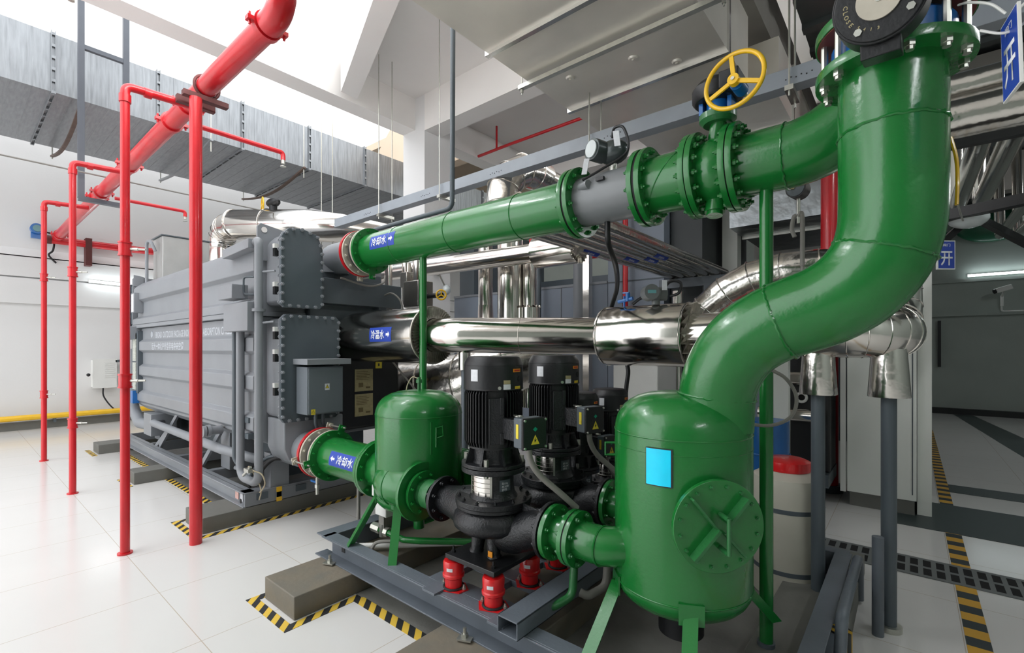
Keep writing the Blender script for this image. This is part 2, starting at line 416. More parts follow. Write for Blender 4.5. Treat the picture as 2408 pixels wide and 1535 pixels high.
# ceiling slabs: high slab right of the skylight, warm slab at the left end
b = MB(); b.prism([(-6.77, 4.0, 6.05), (-6.38, 4.0, 6.05), (-2.0, 2.33, 6.05), (-2.0, -7, 6.05), (5.2, -7, 6.05), (5.2, 17, 6.05), (-6.77, 17, 6.05)], (0, 0, .3))
struct('ceiling', b, CEILW)
b = MB(); b.prism([(-12.09, 8.0, 6.2), (-12.09, 8.0, 6.97), (-10.8, 8.0, 8.05), (-7.11, 8.0, 8.05), (-7.11, 8.0, 6.2)], (0, .3, 0))
b.box(-14, -7.11, 8.3, 16, 7.6, 7.8); b.box(-9.2, -7.11, 7.0, 7.3, 6.2, 6.75)
struct('trim_3', b, BEIGE)
# skylight beams
struct('trim_4', MB().box(-7.11, -6.77, -7, 17, 5.5, 6.35), CEILW)
b = MB(); b.prism([(-6.62, 3.85, 5.5), (-6.62, 4.13, 5.5), (-6.33, 4.02, 5.5), (-1.0, 1.95, 5.5), (-1.0, 1.67, 5.5), (-6.33, 3.74, 5.5)], (0, 0, .62))
struct('trim_5', b, CEILW)
# X beam from the column toward the right, and lower cross beams in the shade beyond
struct('trim_6', MB().box(-6.51, 4.9, 5.38, 5.75, 5.42, 6.05), CEILW)
struct('trim_7', MB().box(-6.77, -1.0, 8.9, 9.25, 5.5, 6.05).box(-6.77, -1, 12.4, 12.75, 5.5, 6.05).box(-3.9, -3.6, 5.75, 16, 5.55, 6.05), CEILW)
struct('trim_8', MB().box(-7.11, -6.51, 5.38, 5.98, 0, 6.05), WHITEW)   # white column by the duct
struct('trim_9', MB().box(0.049, 0.155, 6.02, 6.9, 0, 5.0), CABW)          # pale column behind the cabinets
# dark roof deck over the right bay with ribs, and concrete beam
b = MB(); b.box(-.9, 4.9, 2.2, 16, 5.1, 5.14)
for i in range(26): b.box(-.9, 4.9, 2.3 + i * .52, 2.42 + i * .52, 5.04, 5.1)
struct('trim_10', b, DECK)
b = MB(); b.box(-1.55, -1.12, 1.4, 16, 4.85, 5.4)
struct('trim_11', b, BEAMD)
struct('trim_12', MB().box(-.95, 4.9, 7.8, 8.1, 4.55, 5.05).box(-.95, 4.9, 12.0, 12.3, 4.4, 5.05), BEAMD)

# ---------------------------------------------------------------- hazard tape
def tape_piece(x0, x1, y0, y1, label, m=TAPE):
    o = MB().box(x0, x1, y0, y1, .0005, .0025).build('hazard_tape', m, smooth=False)
    tag(o, label, 'tape', 'hazard tape strips on the floor')
tape_piece(-3.24, -2.70, 1.225, 1.285, 'yellow and black tape in front of the brown-stained plinth end')
tape_piece(-3.24, -3.18, 1.285, 1.72, 'short yellow and black tape along the left side of the stained plinth')
tape_piece(-2.76, -2.70, 1.285, 1.72, 'short yellow and black tape along the right side of the stained plinth')
tape_piece(-2.70, -1.93, 1.66, 1.73, 'yellow and black tape on the tile edge before the pump skid')
tape_piece(-5.22, -4.62, 1.33, 1.39, 'yellow and black tape across the end of the chiller plinth behind the thick red post')
tape_piece(-4.64, -4.57, 1.39, 4.2, 'long yellow and black tape along the right side of the chiller plinth')
tape_piece(-5.22, -5.16, 1.39, 1.78, 'short yellow and black tape left of the nearest chiller plinth')
tape_piece(-6.98, -5.18, 1.72, 1.79, 'yellow and black tape on the floor between the two nearer chiller plinths')
tape_piece(-7.42, -6.92, 1.34, 1.40, 'yellow and black tape across the end of the middle chiller plinth')
tape_piece(-9.35, -7.36, 1.72, 1.79, 'yellow and black tape on the floor between the two farther chiller plinths')
tape_piece(-9.95, -9.32, 1.40, 1.46, 'yellow and black tape across the end of the farthest chiller plinth')
tape_piece(.232, .335, 1.0, 12.5, 'wide ochre and black striped walkway line crossing the right hall', TAPER)
o = MB().box(.335, 4.0, 7.2, 7.6, .001, .003).box(-.2, .95, 5.6, 6.6, .001, .003).build('dark_floor_marking', mat('dark_green_floor_paint', (.035, .05, .05), .45), smooth=False)
tag(o, 'dark green painted patch on the floor beside the white cabinet', 'floor marking')
o = MB().prism([(.8, 15.8, .001), (1.15, 15.8, .001), (2.1, 7.6, .001), (1.5, 7.6, .001)], (0, 0, .002)).build('floor_stripe', MATS['dark_green_floor_paint'], smooth=False)
tag(o, 'dark stripe painted on the floor running to the far wall of the right hall', 'floor marking')

# ---------------------------------------------------------------- concrete plinths
def plinth(x0, x1, y0, y1, label, m=PLINTH, h=.14):
    o = MB().box(x0, x1, y0, y1, 0, h).build('concrete_plinth', m, bevel=.006, smooth=False)
    tag(o, label, 'plinth', 'concrete plinths under the machines')
STAIN = mat('rust_stained_concrete', (.25, .215, .155), .6, 0, .45, 6, .1, 30)
def stained_top():
    m = STAIN; nt = m.node_tree; n = nt.nodes
    mx = [q for q in n if q.type == 'MIX'][0]
    mx.inputs[6].default_value = (.12, .125, .115, 1); mx.inputs[7].default_value = (.23, .185, .125, 1)
stained_top()
plinth(-3.175, -2.775, 1.315, 4.2, 'stained concrete block end jutting out left of the pump skid', STAIN)
plinth(-1.9, -1.45, 1.375, 4.2, 'concrete block at the bottom edge under the front pump skid rail', STAIN)
plinth(-.62, -.25, 1.6, 4.2, 'concrete block under the right end of the pump skid')
plinth(-5.12, -4.67, 1.42, 4.2, 'long grey concrete block under the near end of the chiller')
plinth(-7.29, -6.99, 1.42, 4.2, 'grey concrete block under the middle of the chiller')
plinth(-9.82, -9.43, 1.485, 4.2, 'grey concrete block under the far end of the chiller')

# ================================================================ LEFT SIDE: red fire pipework
MX = 1.45; MZ = 3.86
t = thing('fire_main_pipe', 'thick red fire main running overhead from top centre to the white wall', 'pipe', (-3.3, MX, MZ))
FM = t
MB().tube([(-13.22, MX, MZ), (-3.42, MX, MZ)] , .082, 28).build('pipe', RED, t)
MB().tube([(-3.42, MX, MZ)] + arc((-3.36, MX, MZ + .14), .14, -math.pi / 2, 0, (1, 0, 0), (0, 0, 1), 8)[1:] + [(-3.22, MX, MZ + .5)], .088, 28).build('elbow', RED, t)
def clamp(parent, c, ax, r, m=RED, bolts_=True):
    x, y, z = frame(ax); c = V(c); b = MB()
    b.cyl(c - z * .028, c + z * .028, r + .016, n=28)
    if bolts_:
        for sgn in (-1, 1):
            b.obox(c + x * sgn * (r + .03), x * .025, y * .014, z * .026)
            b.cyl(c + x * sgn * (r + .035) - y * .04, c + x * sgn * (r + .035) + y * .045, .009, n=8)
    return b.build('coupling', m, parent)
for x in (-3.46, -5.15, -5.65, -7.35, -8.95, -9.3, -12.9): clamp(t, (x, MX, MZ), (1, 0, 0), .082)
clamp(t, (-3.22, MX, MZ + .3), (0, 0, 1), .086)
# cross pipe along the white wall
t = thing('red_wall_pipe', 'horizontal red pipe along the white wall with a dark bracket', 'pipe', (-13.25, 1.4, 3.8))
MB().tube([(-13.3, 1.36, 3.8), (-13.3, 4.0, 3.84)], .075, 20).build('pipe', RED, t)
MB().box(-13.42, -13.2, 1.88, 1.98, 3.35, 3.92).build('bracket', REDDARK, t)
MB().cyl((-13.3, 1.28, 3.8), (-13.3, 1.37, 3.8), .085).build('end_cap', REDDARK, t)
# red hangers: posts with arms
def red_post(x, ztop, label):
    t = thing('red_sprinkler_post', label, 'pipe', (x, .9, 0), 'slim red posts with side arms')
    MB().tube(rounded([(x, .9, 0), (x, .9, ztop), (x, MX - .07, ztop + .02)], .055, 6), .0315, 18).build('pipe', RED, t)
    for q0, q1, rr in (((x, .9, ztop - .13), (x, .9, ztop - .07), .039), ((x, 1.02, ztop), (x, 1.07, ztop), .039), ((x, .9, 0), (x, .9, .012), .05)):
        MB().cyl(q0, q1, rr).build('fitting', RED, t)
    for z in (1.35, 2.38) if x > -6 else ((.78, 2.45) if x > -8 else (.95, 2.62)):
        b = MB(); b.cyl((x, .9, z - .05), (x, .9, z + .05), .041)
        b.cyl((x, .9, z - .055), (x, .9, z - .043), .046).cyl((x, .9, z + .043), (x, .9, z + .055), .046).build('coupling', RED, t)
        b = MB(); b.cyl((x, .9, z), (x + .06, .97, z), .012, n=8).cyl((x + .06, .97, z), (x + .09, 1.01, z), .008, n=8).build('bleed_valve', ZINC, t)
    return t
red_post(-9.478, 3.70, 'slim red post farthest left with a side arm at its top')
red_post(-7.092, 3.66, 'slim red post second from the left with a side arm at its top')
red_post(-4.703, 3.655, 'slim red post nearest to the camera with a side arm at its top')
t = thing('thick_red_post', 'thick red pipe post in front of the chiller holding up the fire main', 'pipe', (-4.5, 1.32, 0))
MB().cyl((-4.5, 1.32, 0), (-4.5, 1.32, 3.66), .046, n=28).build('pipe', RED, t)
b = MB(); b.box(-4.54, -4.48, 1.23, 1.56, 3.66, 3.70); b.build('bracket_plate', REDDARK, t)
b = MB(); b.box(-4.66, -4.61, 1.22, 1.50, 3.64, 3.70); b.build('bracket_plate', REDDARK, t)
MB().torus((-4.66, MX, MZ), (1, 0, 0), .095, .012).build('pipe_clip', REDDARK, t)
for i, (x, y1, lab) in enumerate(((-5.1, 2.3, 'thin red sprinkler branch under the duct beyond the thick red post'), (-8.42, 2.33, 'thin red sprinkler branch below the duct at the foot of the grey hanger frame'))):
    t = FM
    MB().tube(rounded([(x, MX + .05, 3.68), (x, y1, 3.68), (x, y1, 3.60)], .04, 5), .024, 14).build('branch_pipe', RED, t)
    MB().cyl((x, y1, 3.56), (x, y1, 3.61), .02).cyl((x, y1, 3.53), (x, y1, 3.535), .03).build('sprinkler_head', ZINC, t)
# grey hanger frame
HG = mat('dark_grey_steel', (.10, .11, .13), .45, .2)
t = thing('pipe_hanger', 'tall grey steel hanger frame holding the red fire main at the left', 'hanger', (-8.93, MX, 3.74))
for y in (1.22, 1.72):
    MB().box(-8.965, -8.895, y - .035, y + .035, 3.72, 8.6).build('upright', HG, t)
MB().box(-8.97, -8.89, 1.19, 1.75, 3.68, 3.74).build('crossbar', HG, t)
MB().box(-8.96, -8.90, 1.25, 1.69, 5.82, 5.88).build('crossbar', HG, t)

# ---------------------------------------------------------------- the galvanised duct at the left
DX0, DX1, DZ0, DZ1 = -12.5, -9.8, 5.43, 6.30
t = thing('galvanised_duct', 'large galvanised air duct crossing overhead along the white wall', 'duct', ((DX0 + DX1) / 2, 6, DZ0))
js = [-3.0, -1.63, -.3, 1.03, 2.32, 3.65, 4.97, 6.31, 7.63, 8.95, 10.3, 11.6, 13]
for i in range(len(js) - 1):
    b = MB(); y0, y1 = js[i], js[i + 1]
    b.box(DX0, DX1, y0, y1, DZ0, DZ1)
    for k in range(1, 6):
        y = y0 + (y1 - y0) * k / 6
        b.box(DX1, DX1 + .004, y - .004, y + .004, DZ0, DZ1); b.box(DX0, DX1, y - .004, y + .004, DZ0 - .004, DZ0)
    b.build('duct_section', GALV, t, bevel=.0)
for y in js[1:-1]:
    b = MB()
    for s_ in (-.022, .022):
        b.box(DX0 - .03, DX1 + .035, y + s_ - .004, y + s_ + .004, DZ0 - .035, DZ1 + .035)
    for k in range(6):
        z = DZ0 + (DZ1 - DZ0) * k / 5; b.box(DX1 + .005, DX1 + .035, y - .018, y + .018, z - .03, z + .01)
    for k in range(9):
        x = DX0 + (DX1 - DX0) * k / 8; b.box(x - .02, x + .02, y - .02, y + .02, DZ0 - .04, DZ0 - .005)
    b.build('duct_joint', GALV, t)
HB = mat('rusty_angle_iron', (.11, .075, .06), .6, .3, .3, 6)
for i, (y, lab, sag) in enumerate(((1.32, 'bowed dark angle iron hanger under the left end of the duct', .22), (3.05, 'bowed hanger bar under the duct in front of the red fire main', .12), (4.75, 'bowed rusty hanger bar under the duct to the right of the thick red post', .2))):
    t = thing('duct_hanger', lab, 'hanger', (-11.1, y, DZ0 - .1), 'bars and rods carrying the duct')
    pts = [V((-12.75 + 3.2 * k / 12, y, DZ0 - .10 - sag * math.sin(math.pi * k / 12))) for k in range(13)]
    b = MB()
    for a_, c_ in zip(pts, pts[1:]): b.bar(a_, c_, .05, .035)
    b.build('bar', HB if i != 1 else GALV, t)
    MB().cyl((-9.6, y, DZ0 - .12), (-9.6, y, 8.9), .011, n=8).cyl((-9.6, y, DZ0 - .30), (-9.6, y, DZ0 - .12), .011, n=8).build('rod', ZINC, t)
    MB().cyl((-12.7, y, DZ0 - .16), (-12.7, y, 8.9), .011, n=8).build('rod', ZINC, t)
t = thing('ceiling_sensor', 'tiny dark sensor hanging under the pale skylight beam above the red fire main', 'sensor', (-6.95, .9, 5.42))
MB().box(-6.99, -6.91, .82, .92, 5.44, 5.5).build('mount', BLACK, t); MB().cyl((-6.95, .87, 5.36), (-6.95, .87, 5.44), .03).build('body', ZINC, t)
# ---------------------------------------------------------------- small items on the white wall
t = thing('gas_detector', 'small blue gas detector on the upper left white wall', 'detector', (-13.45, 1.16, 3.9))
MB().cyl((-13.36, 1.16, 3.98), (-13.22, 1.16, 3.98), .10).box(-13.4, -13.3, 1.08, 1.24, 3.80, 3.92).build('housing', BLUE, t)
MB().cyl((-13.22, 1.16, 3.98), (-13.20, 1.16, 3.98), .065).build('dial', LCD, t)
MB().tube(smooth_path([(-13.35, 1.24, 3.95), (-13.35, 1.38, 3.93), (-13.38, 1.42, 3.8), (-13.38, 1.40, 3.6), (-13.38, 1.34, 3.5), (-13.38, 1.45, 3.35)]), .017, 8).build('cable', BLACK, t)
def wall_tube(loc0, loc1, nrm, label):
    t = thing('fluorescent_lamp', label, 'lamp', ((V(loc0) + V(loc1)) / 2), 'tube lamps on the walls')
    n = V(nrm)
    MB().bar(V(loc0) + n * .02, V(loc1) + n * .02, .04, .06).build('fitting', WHITE, t)
    MB().cyl(V(loc0) + n * .08, V(loc1) + n * .08, .022, n=12).build('tube', TUBE, t)
wall_tube((-13.41, 1.95, 3.04), (-13.41, 3.2, 3.0), (1, 0, 0), 'lit tube lamp on the white wall at the left of the chiller')
wall_tube((1.06, 15.97, 3.37), (2.3, 15.97, 3.37), (0, -1, 0), 'lit tube lamp on the far wall of the right hall')
def fill_lamp(p0, p1, zc, label):  # fill lamps added out of view to brighten ceiling, duct and right hall
    c = (V(p0) + V(p1)) / 2
    t = thing('added_fill_lamp', label, 'lamp', c, 'unseen fill lamps added to brighten the interior')
    MB().bar(V(p0) + V((0, 0, .06)), V(p1) + V((0, 0, .06)), .10, .05).build('fitting', WHITE, t)
    MB().cyl(p0, p1, .03, n=14).build('tube', TUBEFILL, t)
    for f in (.2, .8):
        q = V(p0).lerp(V(p1), f); MB().cyl((q.x, q.y, q.z + .06), (q.x, q.y, zc), .006, n=6).build('rod', ZINC, t)
fill_lamp((-3.6, .4, 4.3), (-3.6, 1.8, 4.3), 8, 'added fill lamp hung unseen above the open floor left of the huge flat duct')
fill_lamp((3.0, -1.2, 4.2), (3.0, .2, 4.2), 6.05, 'added fill lamp hung unseen over the near end of the right hall')
fill_lamp((1.9, 4.2, 4.4), (1.9, 5.8, 4.4), 5.05, 'added fill lamp hung unseen over the middle of the right hall')
fill_lamp((3.1, 10.0, 4.3), (3.1, 11.6, 4.3), 5.05, 'added fill lamp hung unseen over the far end of the right hall')
fill_lamp((-2.2, 1.9, 5.35), (-2.2, 3.5, 5.35), 6.05, 'added fill lamp hidden between the huge flat duct and the ceiling')
fill_lamp((-2.0, 6.4, 5.25), (-2.0, 8.0, 5.25), 6.05, 'added fill lamp hidden over the second flat duct farther back')
t = thing('electric_box', 'white louvred electric box with its door ajar on the left wall', 'electric box', (-13.45, 2.15, .78))
MB().box(-13.497, -13.3, 2.0, 2.38, .78, 1.36).build('cabinet', WHITE, t, bevel=.008)
b = MB().box(-13.3, -13.285, 2.0, 2.40, .76, 1.38)
for k in range(8): b.box(-13.285, -13.275, 2.2, 2.36, .98 + k * .045, .995 + k * .045)
b.build('door', WHITE, t)
MB().bar((-13.3, 2.38, 1.33), (-13.3, 2.75, 1.38), .03, .05).bar((-13.3, 2.42, 1.3), (-13.3, 2.42, .88), .02, .02).build('bracket', GREYD, t)
MB().sphere((-13.27, 1.93, 1.05), .035, 10).build('knob', BLACK, t)
MB().tube(smooth_path([(-13.35, 2.18, .78), (-13.35, 2.2, .55), (-13.3, 2.4, .25), (-13.2, 2.7, .15)]), .014, 8).build('cable', BLACK, t)
t = thing('gas_pipe', 'yellow gas pipe along the foot of the white wall', 'pipe', (-13.3, 0, .2))
MB().tube([(-13.28, -7, .25), (-13.28, 9, .25)], .055, 16).build('pipe', YELLOW, t)
MB().box(-13.42, -13.26, 1.4, 1.44, .12, .2).box(-13.42, -13.26, -1, -.96, .12, .2).build('bracket', GREYD, t)
o = MB().cyl((-8.8, -7, 4.05), (-8.8, 7.5, 4.05), .011, n=8).build('stay_wire', PVC); tag(o, 'thin dark wire strung level in front of the white wall and the stainless duct', 'wire')
# ================================================================ THE CHILLER
CH = thing('absorption_chiller', 'long blue-grey ribbed chiller on an open steel skid', 'chiller', (-6.9, 2.6, .14))
def channel(b, x0, x1, y0, z0, h, fl, t=.01, side=1):
    """web at y0, flanges reaching both ways (I section) along X"""
    b.box(x0, x1, y0 - t / 2, y0 + t / 2, z0, z0 + h)
    b.box(x0, x1, y0 - fl, y0 + fl, z0, z0 + t); b.box(x0, x1, y0 - fl, y0 + fl, z0 + h - t, z0 + h)
b = MB(); channel(b, -9.38, -4.68, 1.80, .14, .135, .055); channel(b, -9.38, -4.68, 3.55, .14, .135, .055)
b.box(-4.70, -4.67, 1.76, 3.6, .145, .262); b.box(-4.80, -4.67, 1.76, 3.6, .262, .275)
b.box(-9.4, -9.37, 1.76, 3.6, .145, .27)
for x in (-8.2, -7.0, -5.9): b.box(x - .05, x + .05, 1.8, 3.55, .15, .27)
b.build('skid_frame', GREY, CH, bevel=.003)
for y in (1.91, 2.28): MB().box(-4.672, -4.655, y - .05, y + .05, .19, .25).build('skid_slot', GREYD, CH)
MB().cyl((-4.72, 1.745, .2), (-4.72, 1.742, .2), .022).build('lifting_hole', BLACK, CH)
MB().box(-4.98, -4.90, 1.79, 1.793, .165, .235).build('sticker', mat('red_white_sticker', (.8, .45, .40), .5, 0, .2, 12), CH)
MB().box(-4.86, -4.80, 1.79, 1.793, .165, .235).build('sticker', WSTICK, CH)
for z0_, z1_ in ((.14, .18), (.23, .275)): MB().box(-4.655, -4.645, 2.035, 2.085, z0_, z1_).build('earth_clamp', YELLOW, CH); MB().box(-4.656, -4.646, 2.04, 2.08, .18, .23).build('earth_strap', GREEN, CH)
# lower body: profile in the YZ plane, extruded along X, with three ribs
def body(name, x0, x1, prof, m): return MB().prism([(x0, y, z) for y, z in prof], (x1 - x0, 0, 0)).build(name, m, CH, bevel=.006)
F = 1.86
def rib(z0, z1, d=.045, s=.035): return [(F, z0), (F - d, z0 + s), (F - d, z1 - s), (F, z1)]
prof = [(F + .10, .70), (F, .78)] + rib(.81, 1.0) + rib(1.19, 1.38) + rib(1.545, 1.735) + [(F, 1.90), (3.3, 1.90), (3.3, .70)]
body('lower_shell', -8.90, -4.63, prof, GREY)
F = 1.87
prof = [(F, 1.95), (F - .06, 1.955), (F - .06, 2.04)] + [(F, 2.075)] + [(F, 2.285), (F - .05, 2.32), (F - .05, 2.49), (F - .02, 2.535), (F + .06, 2.60), (3.2, 2.64), (3.2, 1.95)]
body('upper_shell', -8.97, -4.63, prof, GREY)
MB().box(-9.0, -4.6, 1.80, 3.2, 1.905, 1.95).build('shell_seam', GREY, CH, bevel=.003)
# left end plate and bolts
t_ = MB().prism([(-9.03, 1.82, 1.93), (-9.03, 1.82, 2.66), (-9.03, 1.86, 2.70), (-9.03, 2.3, 2.66), (-9.03, 3.2, 2.6), (-9.03, 3.2, 1.93)], (-.03, 0, 0)).build('end_plate', GREY, CH)
MB().box(-9.28, -9.06, 1.84, 2.9, 1.98, 2.56).build('water_box', GREYD, CH)
x_end = MB().box(-9.30, -9.27, 1.80, 2.95, 1.95, 2.6).build('water_box_cover', GREYD, CH)
bolts(x_end, (-9.285, 1.82, 2.27), (1, 0, 0), 0.0, 1, .02, .02, GREYD)
for k in range(9):
    b = MB().cyl((-9.33, 1.815, 2.0 + k * .068), (-9.24, 1.815, 2.0 + k * .068), .02, n=6).build('bolt', BLACK, x_end)
# lugs
MB().prism([(-4.60, 1.84, 2.42), (-4.60, 1.84, 2.73), (-4.60, 1.87, 2.765), (-4.60, 2.25, 2.70), (-4.60, 2.25, 2.42)], (-.025, 0, 0)).build('lifting_lug', GREY, CH, bevel=.004)
MB().cyl((-4.597, 1.90, 2.705), (-4.594, 1.90, 2.705), .026).build('lug_hole', CEILW, CH)
MB().prism([(-9.03, 1.83, 2.55), (-9.03, 1.83, 2.72), (-9.03, 1.95, 2.70), (-9.03, 1.95, 2.55)], (.02, 0, 0)).build('lifting_lug', GREY, CH)
MB().box(-8.82, -8.66, 1.76, 1.87, 2.13, 2.42).build('wall_box', GREY, CH, bevel=.004)
MB().box(-8.80, -8.68, 1.755, 1.76, 2.14, 2.40).build('sticker', WSTICK, CH)
# right end: water boxes with bolted covers
def waterbox(poly, name, x0=-4.63, x1=-4.275, yc=None, labels=None):
    wb = MB().prism([(x0, y, z) for y, z in poly], (x1 - x0, 0, 0)).build('water_box', GREY, CH, bevel=.012)
    cy = sum(p[0] for p in poly) / len(poly); cz = sum(p[1] for p in poly) / len(poly)
    g = .028
    big = []
    n = len(poly)
    for y, z in poly: 
        d = V((y - cy, z - cz)); s_ = (abs(d.x) + g * 1.2) / max(abs(d.x), .01), (abs(d.y) + g) / max(abs(d.y), .01)
        big.append((cy + d.x * s_[0], cz + d.y * s_[1]))
    cv = MB().prism([(x1, y, z) for y, z in big], (.03, 0, 0)).build('water_box_cover', GREYD, CH, bevel=.003)
    # back flange strip lighter
    MB().prism([(x1 - .016, y, z) for y, z in big], (.014, 0, 0)).build('flange_rim', GREY, CH)
    # bolts around the outline
    per = []; 
    ins = [(cy + (y - cy) * .955, cz + (z - cz) * .965) for y, z in big]
    tot = 0; segs = []
    for i in range(n):
        a = V((ins[i][0], ins[i][1])); c = V((ins[(i + 1) % n][0], ins[(i + 1) % n][1])); segs.append((a, c, (c - a).length)); tot += (c - a).length
    step = .078; cnt = int(tot / step); step = tot / cnt; off = OFF[cv.name]
    me = bolt_mesh((1, 0, 0), .022, .0165, GREY)
    for k in range(cnt):
        d = k * step
        for a, c, l in segs:
            if d <= l: p = a + (c - a) * (d / l); break
            d -= l
        o = bpy.data.objects.new('bolt', me); COL.objects.link(o); o.parent = cv; o.location = V((x1 + .008, p.x, p.y)) - off
    return cv
up_poly = [(1.93, 2.03), (1.96, 2.0), (2.22, 2.0), (2.25, 2.03), (2.25, 2.50), (2.20, 2.63), (2.08, 2.665), (2.0, 2.65), (1.95, 2.60), (1.93, 2.56)]
waterbox(up_poly, 'upper')
low_poly = [(1.93, 1.01), (1.96, .97), (2.38, .97), (2.42, 1.01), (2.42, 1.84), (2.38, 1.88), (1.97, 1.88), (1.93, 1.84)]
waterbox(low_poly, 'lower')
for z0, zs in (((1.9), (2.12, 2.46)), ((1.9), (1.22, 1.52, 1.72))):
    for z in zs:
        MB().box(-4.35, -4.31, 1.87, 1.91, z - .035, z + .035).build('latch', BLACK, CH); MB().box(-4.352, -4.31, 1.868, 1.91, z + .035, z + .075).build('latch', WHITE, CH)
# inlet elbow box under the lower water box
prof = [(1.93, .965), (1.93, .70), (1.97, .60), (2.05, .53), (2.2, .49), (2.5, .47), (2.5, .965)]
MB().prism([(-4.60, y, z) for y, z in prof], (.34, 0, 0)).build('elbow_box', GREY, CH, bevel=.01)
MB().cyl((-4.28, 2.15, .68), (-4.01, 2.15, .68), .158, n=40).build('nozzle', GREY, CH)
MB().box(-4.82, -4.68, 1.99, 2.17, .26, .60).build('support_column', GREY, CH, bevel=.004)
# upper nozzle and dark rear body
MB().box(-4.63, -4.55, 2.30, 3.15, 1.62, 2.42).build('rear_drum', GREYD, CH, bevel=.02)
b = MB(); b.tube(rounded([(-4.62, 2.6, 2.38), (-4.62, 2.6, 2.40), (-4.60, 2.6, 2.525), (-4.11, 2.6, 2.525)], .08), .158, 32); b.build('nozzle', GREY, CH)
MB().box(-4.63, -4.40, 2.30, 3.3, 2.05, 2.30).build('rear_ledge', GREYD, CH, bevel=.005)
MB().box(-4.62, -4.50, 2.47, 3.35, .75, 1.88).build('black_panel', BLACK, CH, bevel=.03, label='black panel carrying two paper notices')
def notice(y, z, w_, h_, m, lines=6):
    MB().box(-4.499, -4.494, y - w_ / 2, y + w_ / 2, z - h_ / 2, z + h_ / 2).build('notice', m, CH)
    b = MB()
    for k in range(lines):
        zz = z + h_ * (.38 - k * .07); ww = w_ * random.uniform(.55, .85)
        b.box(-4.494, -4.493, y - w_ * .42, y - w_ * .42 + ww, zz - h_ * .012, zz + h_ * .012)
    b.box(-4.494, -4.493, y - w_ * .3, y - w_ * .05, z - h_ * .32, z - h_ * .12); b.box(-4.494, -4.493, y + w_ * .1, y + w_ * .35, z - h_ * .38, z - h_ * .30)
    b.build('printing', mat('faded_print', (.16, .12, .05), .7) if 'faded_print' not in MATS else MATS['faded_print'], CH)
notice(2.885, 1.265, .22, .235, PAPER); notice(2.885, 1.0, .22, .235, PAPER)
MB().box(-4.499, -4.494, 3.03, 3.11, 1.385, 1.455).build('sticker', YSTICK, CH)
MB().box(-4.494, -4.493, 3.06, 3.08, 1.41, 1.44).build('printing', TEXTK, CH)
# control box with rain hood
CBX = mat('control_box_paint', (.14, .16, .18), .45)
cb = MB().box(-4.22, -4.02, 2.02, 2.36, 1.02, 1.44).build('control_box', CBX, CH, bevel=.004)
MB().box(-4.02, -4.012, 2.03, 2.35, 1.03, 1.43).build('door', CBX, cb, bevel=.002)
MB().prism([(-4.245, 2.0, 1.46), (-4.245, 2.0, 1.51), (-3.98, 2.0, 1.51), (-3.98, 2.0, 1.46)], (0, .42, 0)).build('hood', GREY, cb, bevel=.003)
def hazard_sign(parent, fn, s, plate=WSTICK):
    patch(parent, lambda u, v: fn(u, v, .0008), s, s * 1.25, plate, 'warning_label', 1, 1)
    b = MB(); b._add([fn(-s * .42, -s * .28, .0016), fn(s * .42, -s * .28, .0016), fn(0, s * .5, .0016)], [(0, 1, 2)]); b.build('warning_triangle', TEXTK, parent)
    b = MB(); b._add([fn(-s * .33, -s * .23, .0022), fn(s * .33, -s * .23, .0022), fn(0, s * .38, .0022)], [(0, 1, 2)]); b.build('warning_triangle', YSTICK, parent)
    b = MB(); b._add([fn(-.03 * s, -.16 * s, .0028), fn(.05 * s, .0 * s, .0028), fn(-.06 * s, .02 * s, .0028), fn(.04 * s, .22 * s, .0028), fn(.10 * s, .22 * s, .0028), fn(.03 * s, .06 * s, .0028), fn(.12 * s, .04 * s, .0028)], [(0, 1, 6), (1, 2, 5), (2, 3, 4), (2, 4, 5)]); b.build('bolt_mark', TEXTK, parent)
def xface(x, y0, z0):
    return lambda u, v, e=0: V((x + e, y0 + u, z0 + v))
hazard_sign(cb, xface(-4.0115, 2.20, 1.26), .045)
hazard_sign(cb, xface(-4.0115, 2.07, 1.045), .038, YSTICK)
MB().tube(smooth_path([(-4.12, 2.15, 1.02), (-4.12, 2.15, .93), (-4.16, 2.2, .85), (-4.2, 2.3, .78)]), .016, 10).tube(smooth_path([(-4.12, 2.22, 1.02), (-4.12, 2.22, .93), (-4.16, 2.28, .85), (-4.2, 2.4, .80)]), .016, 10).build('cable', GREYD, CH)
# front pipework and boxes near the right end
MB().tube(rounded([(-4.55, 1.80, 2.55), (-4.42, 1.78, 2.57), (-4.42, 1.78, .40), (-4.83, 1.78, .40), (-4.83, 1.78, 1.78)], .13, 8), .036, 20).build('riser_pipe', GREY, CH)
MB().tube(rounded([(-4.98, 1.79, 1.78), (-4.98, 1.79, .55), (-4.9, 1.85, .40)], .1, 6), .028, 16).build('riser_pipe', GREYD, CH)
MB().cyl((-4.42, 1.78, 1.93), (-4.42, 1.78, 1.955), .055, n=20).cyl((-4.42, 1.78, 2.0), (-4.42, 1.78, 2.3), .037).build('collar', GREY, CH)
MB().box(-5.02, -4.46, 1.70, 1.82, 1.76, 2.02).build('junction_box', GREY, CH, bevel=.005)
MB().box(-5.04, -4.70, 1.66, 1.80, 2.06, 2.19).build('junction_box', GREY, CH, bevel=.005)
MB().bar((-5.14, 1.78, 2.52), (-4.52, 1.78, 2.545), .1, .085).build('cable_trunk', GREY, CH, bevel=.004)
MB().tube(rounded([(-4.62, 1.82, 2.26), (-4.70, 1.76, 2.26), (-4.70, 1.76, 2.10), (-4.62, 1.82, 2.10)], .03, 5), .009, 8).build('handle', GREYD, CH)
MB().tube([(-4.38, 1.8, 2.28), (-4.28, 1.86, 2.285)], .010, 8).tube([(-4.38, 1.8, 1.83), (-4.30, 1.86, 1.84)], .010, 8).build('pipe_stay', GREY, CH)
